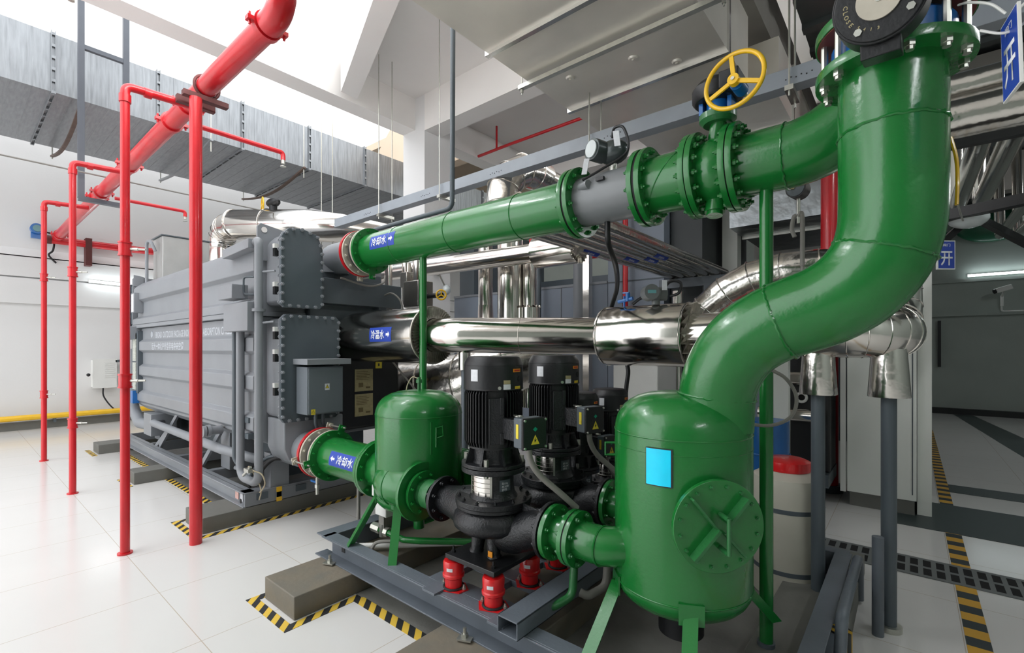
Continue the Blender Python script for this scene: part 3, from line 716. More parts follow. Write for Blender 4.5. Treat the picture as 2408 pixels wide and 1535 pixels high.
for z in (.93, .78): MB().box(-4.78, -4.70, 1.80, 1.87, z - .02, z + .03).build('pipe_bracket', GREYD, CH)
o_ = MB().cyl((-5.47, 1.84, .765), (-5.47, 1.70, .765), .045, n=24).cyl((-5.47, 1.73, .765), (-5.47, 1.70, .765), .062, n=24).cyl((-5.47, 1.69, .765), (-5.47, 1.66, .765), .058, n=24).build('blind_flange', GREY, CH)
MB().tube(rounded([(-8.0, 1.95, .58), (-7.85, 1.80, .60), (-5.35, 1.80, .58), (-4.9, 2.0, .50)], .12, 6), .047, 20).build('bottom_pipe', GREY, CH)
MB().tube(rounded([(-9.02, 1.82, 1.60), (-9.02, 1.82, .72), (-8.6, 1.82, .52), (-8.0, 1.95, .50)], .15, 6), .075, 20).build('corner_pipe', GREY, CH)
MB().box(-8.32, -7.95, 1.80, 2.1, .40, .70).build('side_box', GREY, CH, bevel=.004)
for x0, z0, x1, z1 in ((-7.15, .83, -7.75, .29), (-7.45, .62, -7.98, .24), (-5.75, .72, -6.15, .27)):
    MB().bar((x0, 1.93, z0), (x1, 1.86, z1), .03, .05).build('brace', GREY, CH)
for x in (-5.85, -8.5):
    MB().box(x - .13, x + .13, 2.0, 2.25, .27, .72).build('saddle', GREY, CH, bevel=.004)
b = MB(); b.box(-8.8, -5.0, 2.25, 3.2, .27, .72); b.build('underside_tray', GREYD, CH)
for k, (dx, dz) in enumerate(((0, 0), (.07, -.01), (.14, .01))):
    MB().tube(smooth_path([(-4.95 + dx, 1.9, .29), (-4.88 + dx, 1.92, .42), (-4.74 + dx, 1.96, .54 + dz), (-4.60 + dx, 2.02, .58 + dz), (-4.45, 2.2, .50 + dz), (-4.3, 2.6, .45)]), .018, 10).build('hose', BLACKM if k else GREYD, CH)
MB().tube(smooth_path([(-4.98, 1.86, .52), (-4.97, 1.86, .38), (-4.88, 1.87, .30), (-4.86, 1.88, .26)]), .012, 8).build('hose', BLACKM, CH)
MB().tube(rounded([(-5.4, 1.95, .36), (-4.86, 1.95, .36)], .02), .025, 10).build('drain_pipe', GREY, CH)
# left end plates with printed sheets, blue filter
for z0, z1 in ((1.42, 1.83), (1.0, 1.40)):
    MB().box(-8.90, -8.72, 1.79, 1.80, z0, z1).build('instruction_sheet', mat('sheet_print', (.45, .47, .42), .5, 0, .35, 60) if 'sheet_print' not in MATS else MATS['sheet_print'], CH)
MB().box(-8.98, -8.64, 1.80, 1.86, .95, 1.86).build('board', GREYD, CH)
MB().box(-8.86, -8.74, 1.76, 1.84, .80, .98).build('filter_bowl', BLUE, CH)
MB().box(-9.2, -8.72, 1.72, 1.88, 1.74, 1.93).build('corner_bracket', GREY, CH, bevel=.005)
# lettering on the shell
FT = 1.8595
lettering('BROAD  OUTDOOR PACKAGE INDIRECT-FIRED ABSORPTION CHILLER', .085, lambda u, v: V((-6.60 + u, FT, 1.79 + v)), TEXTG, CH, 'lettering', width=2.75)
lettering('远大一体化户外型非电中央空调', .10, lambda u, v: V((-7.30 + u, 1.814, 1.635 + v)), TEXTG, CH, 'lettering', width=1.35)
MB().torus((-8.15, FT - .001, 1.80), (0, 1, 0), .04, .006, 20, 6).box(-8.165, -8.135, FT - .004, FT, 1.77, 1.83).build('emblem', TEXTG, CH)
# twine tied at the pipe
o = MB().tube(smooth_path([(-4.56, 1.74, .52), (-4.50, 1.73, .555), (-4.42, 1.735, .53), (-4.36, 1.78, .50), (-4.34, 1.80, .42), (-4.40, 1.80, .35), (-4.45, 1.80, .32)]), .006, 6).tube(smooth_path([(-4.48, 1.73, .55), (-4.45, 1.78, .44), (-4.42, 1.80, .34), (-4.46, 1.80, .25)]), .006, 6).build('twine', ROPE)
tag(o, 'loop of pale twine knotted to the grey bent pipe at the chiller corner', 'twine')
o = MB().bar((-4.60, 1.72, .46), (-4.44, 1.72, .56), .02, .02).bar((-4.52, 1.71, .53), (-4.42, 1.71, .53), .035, .03).build('pipe_bleed_valve', ZINC, CH)

# stainless box tank on top and its goose neck
t = thing('expansion_tank', 'square stainless tank on top of the far end of the chiller', 'tank', (-8.66, 2.35, 2.62))
MB().box(-8.92, -8.43, 2.05, 2.66, 2.645, 3.27).build('body', mat('dull_stainless_sheet', (.40, .40, .39), .4, .45, .12, 3, .05, 10), t, bevel=.01)
MB().box(-8.94, -8.41, 2.03, 2.68, 3.27, 3.285).build('lid', GREYD, t)
MB().tube(rounded([(-8.75, 1.93, 2.58), (-8.75, 1.93, 3.20), (-8.62, 1.95, 3.20), (-8.60, 2.0, 3.05)], .09, 6), .022, 12).build('vent_pipe', GREY, t)
MB().tube(rounded([(-8.42, 2.45, 3.02), (-8.36, 2.45, 3.02), (-8.34, 2.44, 2.94)], .03, 4), .018, 10).build('tap', ZINC, t); MB().box(-8.385, -8.37, 2.40, 2.50, 3.075, 3.09).build('tap_handle', RED, t)

# stainless exhaust duct behind the chiller
t = thing('exhaust_duct', 'wide stainless exhaust duct with a segmented elbow behind the chiller', 'duct', (-9, 3.6, 2.6))
C0 = V((-10.35, 3.6, 3.63)); el = arc(C0, .40, math.pi, math.pi / 2, (1, 0, 0), (0, 0, 1), 5)
MB().tube([(-10.75, 3.6, 2.6)] + el, .24, 28).build('elbow', STEEL, t)
for i, p in enumerate(el):
    a = math.pi - (math.pi / 2) * i / 5
    MB().torus(p, (-math.sin(a), 0, math.cos(a)), .243, .006, 36, 6).build('seam', STEEL, t)
MB().tube([(-10.35, 3.6, 4.03), (-10.15, 3.6, 4.03), (-10.05, 3.62, 4.02), (-8.3, 4.2, 3.82), (-7.9, 4.6, 3.78), (-7.5, 6.0, 3.7)], [.24, .24, .28, .28, .26, .24], 40).build('duct', STEEL, t)
for q in ((-10.05, 3.62, 4.02), (-9.2, 3.9, 3.93)): MB().torus(q, (1, .33, 0), .283, .007, 40, 6).build('seam', STEEL, t)
t = thing('handwheel_valve', 'small black valve with a yellow handwheel above the stainless exhaust duct', 'valve', (-9.25, 3.9, 4.2))
MB().torus((-9.42, 3.86, 4.30), (.3, 1, 0), .17, .014, 30, 8).bar((-9.57, 3.9, 4.3), (-9.27, 3.8, 4.3), .02, .02).bar((-9.42, 3.86, 4.14), (-9.42, 3.86, 4.46), .02, .02).build('handwheel', YELLOW, t)
MB().sphere((-9.10, 3.92, 4.32), .13, 14, (1.6, .8, .6)).cyl((-9.10, 3.92, 4.1), (-9.10, 3.92, 4.3), .07).build('gearbox', BLACK, t)
# ================================================================ GREEN COOLING WATER LINE
UY, UZ = 2.60, 2.525
PR = .157
LX = V((1, 0, 0))
# flexible joint with red and cream flanges at the chiller nozzles
def flex_joint(x, y, z, label, tie=((0, -1), (.8, .6)), r=.215):
    t = thing('flexible_joint', label, 'pipe joint', (x, y, z), 'rubber joints at the chiller nozzles')
    MB().cyl((x - .02, y, z), (x + .012, y, z), r + .006, n=48).build('red_flange', RED, t)
    f = flange(t, (x + .03, y, z), LX, r, .022, CREAM, hub=PR, nb=12, rb=.014, bm=CREAM)
    MB().lathe((x + .04, y, z), LX, [(PR, 0), (PR + .02, .03), (PR + .045, .075), (PR + .02, .12), (PR, .15)], 40).build('rubber_bellows', BLACKM, t)
    f2 = flange(t, (x + .165, y, z), LX, r, .02, CREAM, withb=False)
    f3 = flange(t, (x + .190, y, z), LX, r, .024, GREEN, hub=PR, nb=12, rb=.014, bm=GREEN)
    for dy, dz in tie:
        n = V((0, dy, dz)).normalized(); p = V((x, y, z)) + n * (r + .03)
        b = MB(); b.cyl(p - LX * .06, p + LX * .25, .008, n=8)
        b.build('tie_rod', ZINC, t)
        for xx, mm in ((-.01, CREAM), (.195, GREEN)):
            c = p + LX * xx
            b = MB(); b.obox(c - n * .015, LX * .006, n * .035, LX.cross(n) * .03); b.cyl(c - LX * .02, c + LX * .025, .016, n=6); b.build('tie_lug', mm, t)
    return t
flex_joint(-4.11, UY, UZ, 'flexible joint with red and cream flanges on the upper green pipe')
t = thing('green_upper_pipe', 'long green cooling water pipe running overhead from the chiller', 'pipe', (-2.8, UY, UZ))
MB().cyl((-3.91, UY, UZ), (-1.635, UY, UZ), PR, n=48).build('pipe', GREEN, t)
for x in (-3.45, -2.75, -2.08): MB().torus((x, UY, UZ), LX, PR + .0005, .0035, 60, 6).build('weld_seam', GREEN, t)
flange(t, (-1.64, UY, UZ), LX, .217, .028, GREEN, withb=False)
pipe_label(t, (-3.54, UY, UZ), LX, PR, math.radians(8), '冷却水', .36, .12)
t = thing('pipe_support_post', 'thin green post under the upper green pipe behind the smaller tank', 'post', (-3.165, UY, 0), 'green posts under the upper pipe')
MB().cyl((-3.165, UY, .14), (-3.165, UY, UZ - PR + .01), .031, n=24).build('post', GREEN, t)
MB().box(-3.23, -3.10, UY - .065, UY + .065, .14, .15).build('base_plate', GREEN, t)
t = thing('pipe_support_post', 'green post under the upper pipe passing behind the big green S bend', 'post', (-.545, UY, 0), 'green posts under the upper pipe')
MB().cyl((-.545, UY, .14), (-.545, UY, UZ - PR + .01), .031, n=24).build('post', GREEN, t)
MB().cyl((-.545, UY, 0), (-.545, UY, .16), .040, n=20).build('sleeve', GREYD, t)
# grey flow meter
t = thing('flow_meter', 'grey flow meter section between two green flanges with a round dial head', 'meter', (-1.38, UY, UZ))
FG = mat('meter_grey_paint', (.20, .21, .22), .35, 0, .04, 5)
MB().cyl((-1.60, UY, UZ), (-1.17, UY, UZ), .150, n=48).build('body', FG, t)
f = flange(t, (-1.598, UY, UZ), LX, .217, .028, GREEN, withb=False); MB().cyl((-1.626, UY, UZ), (-1.612, UY, UZ), .21, n=40).build('gasket', BLACKM, t)
bolts(f, (-1.619, UY, UZ), LX, .187, 12, .036, .015, GREEN)
f = flange(t, (-1.178, UY, UZ), LX, .217, .028, GREEN, withb=False); MB().cyl((-1.164, UY, UZ), (-1.150, UY, UZ), .21, n=40).build('gasket', BLACKM, t)
bolts(f, (-1.157, UY, UZ), LX, .187, 12, .036, .015, GREEN)
MB().cyl((-1.38, UY, UZ + .14), (-1.38, UY, UZ + .20), .022).build('neck', ZINC, t)
MH = mat('meter_head_paint', (.07, .085, .085), .25, .3, .15, 8)
MB().sphere((-1.38, UY, UZ + .265), .085, 20, (1.15, .9, .85)).cyl((-1.43, UY - .03, UZ + .265), (-1.46, UY - .12, UZ + .268), .065, n=24).build('head', MH, t, bevel=.003)
MB().cyl((-1.4605, UY - .1215, UZ + .268), (-1.463, UY - .128, UZ + .268), .05, n=24).build('glass', GLASS, t)
MB().tube(smooth_path([(-1.36, UY - .05, UZ + .33), (-1.33, UY - .08, UZ + .37), (-1.27, UY - .08, UZ + .35), (-1.26, UY - .06, UZ + .22), (-1.4, UY - .12, UZ + .13), (-1.5, UY - .16, UZ + .08)]), .008, 8).build('cable', BLACK, t)
MB().obox((-1.30, UY - .11, UZ + .29), (.016, .006, 0), (0, .002, 0), (-.006, 0, .045)).build('tag', WSTICK, t)
MB().obox((-1.49, UY - .14, UZ + .165), (.014, .006, 0), (0, .002, 0), (.01, 0, .045)).build('tag', WSTICK, t)
MB().cyl((-1.53, UY - .13, UZ + .05), (-1.46, UY - .155, UZ + .05), .026, n=16).build('sensor', FG, t)
MB().box(-1.41, -1.36, UY - .162, UY - .14, UZ + .055, UZ + .075).build('sensor_lug', BLACK, t)
# green spool, gate valve, rising bend
t = thing('green_pipe_spool', 'short green pipe spool between the grey flow meter and the valve', 'pipe', (-1.0, UY, UZ))
MB().cyl((-1.15, UY, UZ), (-.885, UY, UZ), PR, n=48).build('pipe', GREEN, t)
flange(t, (-1.134, UY, UZ), LX, .217, .028, GREEN, withb=False)
flange(t, (-.895, UY, UZ), LX, .22, .028, GREEN, withb=False)
o = MB().tube([V((-1.13, UY, UZ + .0)) + V((.10 * (1 + math.sin(a)) , PR * 1.003 * math.cos(a), PR * 1.003 * math.sin(a))) for a in [math.pi * .5 + math.pi * k / 24 for k in range(25)]], .003, 6).build('weld_seam', GREEN, t)
t = thing('valve_with_handwheel', 'green valve with a blue neck and a big yellow handwheel', 'valve', (-.78, UY, UZ))
MB().lathe((-.875, UY, UZ), LX, [(PR, 0), (PR, .04), (.165, .06), (.172, .095), (.165, .13), (PR, .15), (PR, .19)], 48).build('body', GREEN, t)
MB().cyl((-.78, UY, UZ), (-.78, UY - .03, UZ - .215), .05, n=24).cyl((-.78, UY - .03, UZ - .205), (-.78, UY - .035, UZ - .235), .04, n=20).build('bottom_boss', GREEN, t)
f = flange(t, (-.862, UY, UZ), LX, .22, .028, GREEN, withb=False); MB().cyl((-.882, UY, UZ), (-.874, UY, UZ), .212, n=40).build('gasket', BLACKM, t)
bolts(f, (-.878, UY, UZ), LX, .19, 16, .034, .015, GREEN)
f = flange(t, (-.700, UY, UZ), LX, .22, .028, GREEN, withb=False); MB().cyl((-.688, UY, UZ), (-.680, UY, UZ), .212, n=40).build('gasket', BLACKM, t)
bolts(f, (-.684, UY, UZ), LX, .19, 16, .034, .015, GREEN)
MB().cyl((-.78, UY - .02, UZ + .15), (-.76, UY - .03, UZ + .245), .04, n=20).build('neck', GREEN, t)
MB().lathe((-.765, UY - .03, UZ + .235), (0, 0, 1), [(.07, 0), (.09, .02), (.09, .05)], 32).build('neck_flange', GREEN_OLD, t)
MB().cyl((-.765, UY - .03, UZ + .285), (-.765, UY - .03, UZ + .35), .055, n=20).box(-.845, -.825, UY - .08, UY + .02, UZ + .285, UZ + .35).box(-.705, -.685, UY - .08, UY + .02, UZ + .285, UZ + .35).build('yoke', BLUE, t)
MB().lathe((-.765, UY - .03, UZ + .345), (0, 0, 1), [(.11, 0), (.125, .02), (.125, .07), (.10, .10), (.05, .105)], 32).box(-.72, -.63, UY - .17, UY - .02, UZ + .35, UZ + .43).build('gearbox', BLACK, t, bevel=.004)
WC = V((-.622, 2.33, 2.835)); WN = V((-.10, -1, .10)).normalized()
MB().cyl(WC - WN * .14, WC + WN * .012, .012).build('stem', ZINC, t)
MB().cyl(WC - WN * .10, WC - WN * .03, .03).build('stem_boss', BLUE, t)
hw = MB().torus(WC, WN, .129, .0105, 64, 12)
wx, wy, wz = frame(WN)
for a in (98, -24, 205):
    # spokes run from the hub to the rim
    d = V((1, 0, 0)) * math.cos(math.radians(a)) + V((0, 0, 1)) * math.sin(math.radians(a)); d = (d - WN * d.dot(WN)).normalized()
    hw.bar(WC, WC + d * .126, .020, .010, up=WN)
hw.cyl(WC - WN * .014, WC + WN * .016, .026, n=24)
hw.build('handwheel', YELLOW, t, bevel=.0015)
hexa(MB(), WC, WN, .01, .02)
MB().cyl(WC + WN * .016, WC + WN * .022, .009, n=6).build('nut', ZINC, t)
t = thing('green_rising_bend', 'green pipe after the yellow-wheeled valve curving upward behind the big pipe', 'pipe', (-.4, UY, UZ))
path = [V((-.675, UY, UZ)), V((-.46, UY, UZ))] + arc((-.46, UY, UZ + .40), .40, -math.pi / 2, 0, (1, 0, 0), (0, 0, 1), 14)[1:] + [V((-.06, UY, 3.6))]
MB().tube(path, PR - .005, 48).build('pipe', GREEN, t)
flange(t, (-.666, UY, UZ), LX, .22, .028, GREEN, withb=False)
weld(t, (-.455, UY, UZ), LX, PR - .004, GREEN, .005)
# lower pipe from the smaller tank back to the chiller
LY, LZ = 2.15, .68
flex_joint(-4.01, LY, LZ, 'flexible joint with red and cream flanges on the lower green pipe near the floor', tie=((-1, -.15), (.35, 1)))
t = thing('green_lower_pipe', 'short green cooling water pipe between the chiller and the smaller tank', 'pipe', (-3.6, LY, LZ))
MB().cyl((-3.81, LY, LZ), (-3.14, LY, LZ), PR, n=48).build('pipe', GREEN, t)
MB().torus((-3.22, LY, LZ), LX, PR, .0035, 60, 6).build('weld_seam', GREEN, t)
flange(t, (-3.155, LY, LZ), LX, .215, .026, GREEN, withb=False)
pipe_label(t, (-3.42, LY, LZ), LX, PR, math.radians(14), '冷却水', .38, .115, arrow_right=False)
MB().cyl((-4.0, LY - .05, LZ - .20), (-4.0, LY - .05, LZ - .36), .014, n=10).cyl((-4.0, LY - .05, LZ - .30), (-4.0, LY - .05, LZ - .27), .022, n=6).build('drain_cock', ZINC, t)
MB().box(-4.10, -4.0, LY - .06, LY - .045, LZ - .262, LZ - .247).build('drain_handle', BLUE, t)
MB().cyl((-3.38, LY - .03, LZ - .15), (-3.38, LY - .03, LZ - .50), .014, n=10).build('drain_cock', PVC, t)

# ================================================================ TANKS
def lathe_tank(t, cx, cy, r, zb0, zs0, zs1, zt, n=72):
    prof = []
    for k in range(9):
        a = math.pi / 2 * k / 8; prof.append((max(.004, r * math.sin(a) ** .72), zs0 - (zs0 - zb0) * math.cos(a)))
    prof[-1] = (r, zs0)
    for k in range(1, 10):
        a = math.pi / 2 * k / 9; prof.append((max(.004, r * math.cos(a) ** .62), zs1 + (zt - zs1) * math.sin(a)))
    prof.insert(9, (r, zs1))
    MB().lathe((cx, cy, 0), (0, 0, 1), prof, n).build('shell', GREEN, t)
    for zz in (zs0, zs1): MB().torus((cx, cy, zz), (0, 0, 1), r, .0035, 72, 6).build('weld_seam', GREEN, t)
TX, TY = -2.655, 2.145
t = thing('strainer_tank', 'smaller green domed tank on angle legs between the chiller and the pumps', 'tank', (TX, TY, .29))
lathe_tank(t, TX, TY, .30, .47, .60, 1.15, 1.31)
def leg(t, p0, p1, w_=.055, th=.007, m=GREEN):
    p0 = V(p0); p1 = V(p1); d = (p1 - p0).normalized(); out = V((p1.x - p0.x, p1.y - p0.y, 0)).normalized(); s_ = d.cross(out).normalized()
    b = MB(); b.obox((p0 + p1) / 2, s_ * w_ / 2, out * th / 2, d * (p1 - p0).length / 2); b.obox((p0 + p1) / 2 + s_ * (w_ / 2) - out * w_ / 2, out * w_ / 2, s_ * th / 2, d * (p1 - p0).length / 2)
    return b.build('leg', m, t)
def pad(t, c, a, m=GREEN, s=.055):
    n = V((math.cos(a), math.sin(a), 0)); tt = V((-n.y, n.x, 0)); MB().obox(V(c), n * .004, tt * s, V((0, 0, s * .85))).build('leg_pad', m, t)
for (x1, y1), a in (((-2.865, 1.715), -118), ((-2.40, 1.735), -66), ((-2.95, 2.55), 140), ((-2.36, 2.55), 45)):
    a = math.radians(a); p0 = (TX + .285 * math.cos(a), TY + .285 * math.sin(a), .62)
    pad(t, (TX + .30 * math.cos(a), TY + .30 * math.sin(a), .60), a, s=.045); leg(t, p0, (x1, y1, .29), .05)
MB().cyl((TX + .06, TY - .05, .48), (TX + .06, TY - .05, .37), .037, n=24).build('drain_stub', GREEN, t)
MB().cyl((TX, TY, 1.29), (TX, TY, 1.40), .012, n=10).cyl((TX, TY, 1.36), (TX, TY, 1.385), .022, n=8).build('vent_cock', GREEN_OLD, t)
MB().tube(smooth_path([(TX - .01, TY, 1.39), (TX - .05, TY - .02, 1.40), (TX - .10, TY - .02, 1.35), (TX - .12, TY - .02, 1.30)]), .004, 6).build('vent_hose', ROPE, t)
c = V((TX, TY, 0)); rt = V((math.cos(math.radians(-12)), math.sin(math.radians(-12)), 0))
b = MB(); h0 = c + rt * .298
dn = V((math.cos(math.radians(-14)), math.sin(math.radians(-14)), 0)); sd = V((-dn.y, dn.x, 0))
b.obox(c + V((math.cos(math.radians(-24)), math.sin(math.radians(-24)), 0)) * .30 + V((0, 0, 1.02)), V((.002, 0, 0)), V((0, .004, 0)), V((0, 0, .105)))
q = c + dn * .303 + V((0, 0, 1.03))
b.tube([q + V((0, 0, -.07)) - sd * .02, q + V((0, 0, .055)) - sd * .02, q + V((0, 0, .065)) + sd * .02 + dn * .01, q + V((0, 0, .0)) + sd * .025 + dn * .01, q + V((0, 0, -.012)) - sd * .018], .006, 8)
b.build('bracket', GREEN, t)
# nozzle toward the lower pipe
MB().cyl((-3.13, LY, LZ), (TX - .20, LY, LZ), PR - .005, n=48).build('inlet_nozzle', GREEN, t)
f = flange(t, (-3.125, LY, LZ), LX, .215, .026, GREEN, withb=False); bolts(f, (-3.14, LY, LZ), LX, .186, 12, .03, .014, GREEN)
NY, NZ = 1.95, .69
def tank_nozzle(yn, s):
    MB().tube(smooth_path([(TX - .10, yn + s * .10, NZ + .02), (TX - .02, yn - s * .01, NZ + .015), (TX + .08, yn - s * .02, NZ + .005), (TX + .165, yn, NZ)], 5), .132, 40).lathe((TX + .16, yn, NZ), LX, [(.132, 0), (.128, .10)], 40).build('outlet_nozzle', GREEN, t)
    MB().torus((TX + .05, yn - s * .022, NZ + .007), (1, 0, 0), .133, .004, 48, 6).build('weld_seam', GREEN, t)
    flange(t, (TX + .255, yn, NZ), LX, .185, .024, GREEN, withb=False)
    f = flange(t, (TX + .290, yn, NZ), LX, .135, .022, GREEN, hub=.09, nb=8, rb=.012)
    MB().cyl((TX + .24, yn, NZ), (TX + .34, yn, NZ), .09, n=36).build('reducer', GREEN, t)
    MB().cyl((TX + .30, yn, NZ), (TX + .41, yn, NZ), .090, n=36).build('spigot', GREEN_OLD, t)
tank_nozzle(1.95, 1); tank_nozzle(2.53, -1)
# small valve and drain under the tank
t2 = thing('drain_valve', 'small motorised drain valve on a green pipe beneath the smaller tank', 'valve', (-2.95, 2.1, .3))
MB().box(-2.93, -2.80, 1.97, 2.08, .42, .53).build('actuator', WHITE, t2, bevel=.005); MB().box(-2.90, -2.84, 1.98, 2.06, .33, .42).cyl((-2.87, 2.02, .53), (-2.87, 2.02, .56), .045).build('neck', PVC, t2)
MB().cyl((-3.0, 2.05, .53), (-3.0, 2.05, .60), .05, n=14).build('cap', WHITE, t2)
MB().tube(rounded([(-3.0, 2.0, .31), (-2.62, 1.99, .31), (-2.52, 2.05, .31), (-2.2, 2.30, .31)], .05), .022, 14).build('pipe', GREEN, t2)
MB().cyl((-2.99, 2.0, .31), (-2.90, 2.0, .31), .035, n=8).cyl((-2.84, 2.0, .31), (-2.80, 2.0, .31), .035, n=8).cyl((-2.87, 2.0, .27), (-2.87, 2.0, .36), .03, n=12).build('valve_body', ZINC, t2)
MB().tube(smooth_path([(-2.62, 1.9, .33), (-2.7, 1.82, .32), (-2.72, 1.80, .24), (-2.70, 1.80, .15)]), .012, 8).build('hose', PVC, t2)
o = MB().tube([(-3.1, 1.85, .18), (-2.2, 2.75, .18)], .022, 12).build('white_pipe', WHITE); tag(o, 'thin white plastic pipe lying under the smaller green tank', 'pipe')

BX, BY = -.815, 2.19
t = thing('separator_tank', 'big green domed tank with a manhole and a cyan sticker at bottom right', 'tank', (BX, BY, .29))
lathe_tank(t, BX, BY, .30, .42, .55, 1.225, 1.405)
MB().torus((BX, BY, 1.165), (0, 0, 1), .3, .002, 72, 6).build('weld_seam', GREEN, t)
for (x1, y1), a in (((-1.04, 1.712), -138), ((-.62, 1.735), -62), ((-.50, 2.60), 50), ((-1.15, 2.6), 135)):
    a = math.radians(a); p0 = (BX + .295 * math.cos(a), BY + .295 * math.sin(a), .53)
    pad(t, (BX + .302 * math.cos(a), BY + .302 * math.sin(a), .53), a, s=.05); leg(t, p0, (x1, y1, .29), .055)
MB().cyl((BX, BY, .30), (BX, BY, .44), .10, n=32).build('bottom_skirt', BLACK, t)
sa = math.radians(-69.7 - 16.5)
def smap(u, v, e=0.0):
    a = sa + u / .302; r = .302 + e; return V((BX + r * math.cos(a), BY + r * math.sin(a), 1.112 + v))
patch(t, lambda u, v: smap(u, v, .003), .112, .158, TEXTK, 'sticker_back', 8, 2); patch(t, lambda u, v: smap(u - .002, v, .0045), .102, .150, CYAN, 'cyan_sticker', 8, 2, label='cyan film sticker made to glow faintly')
# manhole
MN = V((math.cos(math.radians(-46)), math.sin(math.radians(-46)), 0)); MC = V((BX, BY, .905)) + MN * .345; MT = V((-MN.y, MN.x, 0))
MB().cyl(MC - MN * .14, MC - MN * .012, .135, n=48).build('manhole_neck', GREEN, t)
f = flange(t, MC - MN * .026, MN, .172, .014, GREEN, withb=False, name='manhole_flange')
mc = MB().cyl(MC - MN * .018, MC + MN * .004, .183, n=64).build('manhole_cover', GREEN, t, bevel=.002)
bolts(mc, MC + MN * .0, MN, .158, 16, .004, .0075, GREEN_OLD)
b = MB(); Z = V((0, 0, 1))
def mb_(u0, v0, u1, v1, w_, h_):
    p0 = MC + MT * u0 + Z * v0 + MN * (.004 + h_ / 2); p1 = MC + MT * u1 + Z * v1 + MN * (.004 + h_ / 2); b.bar(p0, p1, w_, h_, up=MN)
mb_(-.115, .115, -.02, .0, .008, .03); mb_(-.115, -.115, -.015, .0, .012, .045); mb_(.02, .02, .10, .115, .012, .045); mb_(.015, -.02, .10, -.115, .008, .02)
b.build('stiffener', GREEN_OLD, mc)
b = MB(); p = MC + MN * .07 + MT * .0; b.cyl(MC + MT * .005 + Z * .05, p + MT * .005 + Z * .05, .010, n=10).cyl(MC + MT * .005 + Z * -.08, p + MT * .005 + Z * -.08, .010, n=10).cyl(p + MT * .005 + Z * .055, p + MT * .005 + Z * -.085, .008, n=10)
b.build('handle', GREEN_OLD, mc)
MB().tube([(BX - .302, BY - .02, 1.13), (BX - .36, BY - .06, 1.13), (BX - .36, BY - .06, 1.07), (BX - .302, BY - .02, 1.07)], .007, 8).build('grab_ring', GREEN, t)
def big_nozzle(yn, s):
    MB().tube([(BX - .13, yn + s * .13, NZ), (BX - .20, yn + s * .05, NZ), (BX - .27, yn, NZ), (BX - .40, yn, NZ)], .088, 40).build('inlet_nozzle', GREEN, t)
    MB().torus((BX - .275, yn, NZ), (1, 0, 0), .089, .004, 48, 6).build('weld_seam', GREEN, t)
    f = flange(t, (BX - .405, yn, NZ), LX, .132, .022, GREEN, withb=False)
    bolts(f, (BX - .42, yn, NZ), LX, .112, 8, .028, .012, GREEN_OLD)
big_nozzle(1.95, 1); big_nozzle(2.53, -1)
# spool between pump and tank
def spool(yn, lab):
    s = thing('green_outlet_spool', lab, 'pipe', (-1.32, yn, NZ), 'spools between pumps and big tank')
    MB().cyl((-1.37, yn, NZ), (-1.24, yn, NZ), .085, n=36).build('pipe', GREEN, s)
    flange(s, (-1.355, yn, NZ), LX, .135, .024, GREEN, hub=.085, nb=8, rb=.012, half=.012)
    flange(s, (-1.25, yn, NZ), LX, .132, .022, GREEN, withb=False); MB().cyl((-1.239, yn, NZ), (-1.231, yn, NZ), .128, n=36).build('gasket', BLACKM, s)
spool(1.95, 'green flanged spool between the front black pump and the big green tank')
spool(2.53, 'green flanged spool behind, between the second black pump and the big green tank')

# ================================================================ THE BIG S BEND AND BUTTERFLY VALVE
t = thing('green_s_bend', 'very large glossy green S bend pipe rising from the big tank at the right', 'pipe', (-.35, 2.19, 1.4))
YB = 2.17
pts = [(-.665, YB + .02, 1.25), (-.66, YB + .02, 1.36), (-.645, YB + .01, 1.45), (-.600, YB, 1.55), (-.530, YB, 1.635), (-.43, YB, 1.70), (-.34, YB, 1.735), (-.24, YB, 1.775), (-.155, YB, 1.835), (-.09, YB, 1.925), (-.06, YB, 2.03), (-.054, YB, 2.14), (-.054, YB, 2.30), (-.054, YB, 2.58)]
SP = smooth_path(pts, 6)
MB().tube(SP, PR, 64).build('pipe', GREEN, t)
weld(t, (-.054, YB, 2.375), (0, 0, 1), PR, GREEN, .0055)
weld(t, (-.075, YB, 1.955), (.30, 0, 1), PR, GREEN, .005)
weld(t, (-.40, YB, 1.712), (1, 0, .38), PR, GREEN, .006)
weld(t, (-.66, YB + .02, 1.392), (.1, 0, 1), PR + .001, GREEN, .005)
UP = V((0, 0, 1))
f = flange(t, (-.054, YB, 2.597), UP, .228, .034, GREEN, withb=False)
v = thing('butterfly_valve', 'blue butterfly valve with black gearbox clamped between big green flanges', 'valve', (-.054, YB, 2.66))
MB().lathe((-.054, YB, 2.614), UP, [(.165, 0), (.178, .015), (.178, .085), (.165, .10)], 48).build('body', BLUE, v)
bolts(f, (-.054, YB, 2.672), UP, .200, 12, .092, .0165, ZINC, name='stud_bolt', sh=.72)
MB().cyl((-.054, YB - .16, 2.664), (-.064, YB - .34, 2.655), .05, n=24).box(-.12, .0, YB - .26, YB - .19, 2.62, 2.71).build('stem_neck', BLUE, v)
GC = V((-.072, 1.785, 2.640)); GN = V((-.05, -1, -.22)).normalized()
gx, gy, gz = frame(GN); ex = V((1, 0, 0)) - GN * GN.x; ex.normalize(); ey = GN.cross(ex) * -1
if ey.z < 0: ey = -ey
gb = MB().cyl(GC - GN * .11, GC, .118, n=48).cyl(GC, GC + GN * .006, .112, n=48).obox(GC - GN * .07 + ey * -.10, ex * .05, ey * .05, GN * .05).build('gearbox', BLACK, v, bevel=.004)
MB().cyl(GC + GN * .006, GC + GN * .013, .056, n=40).build('indicator_plate', CREAM, gb)
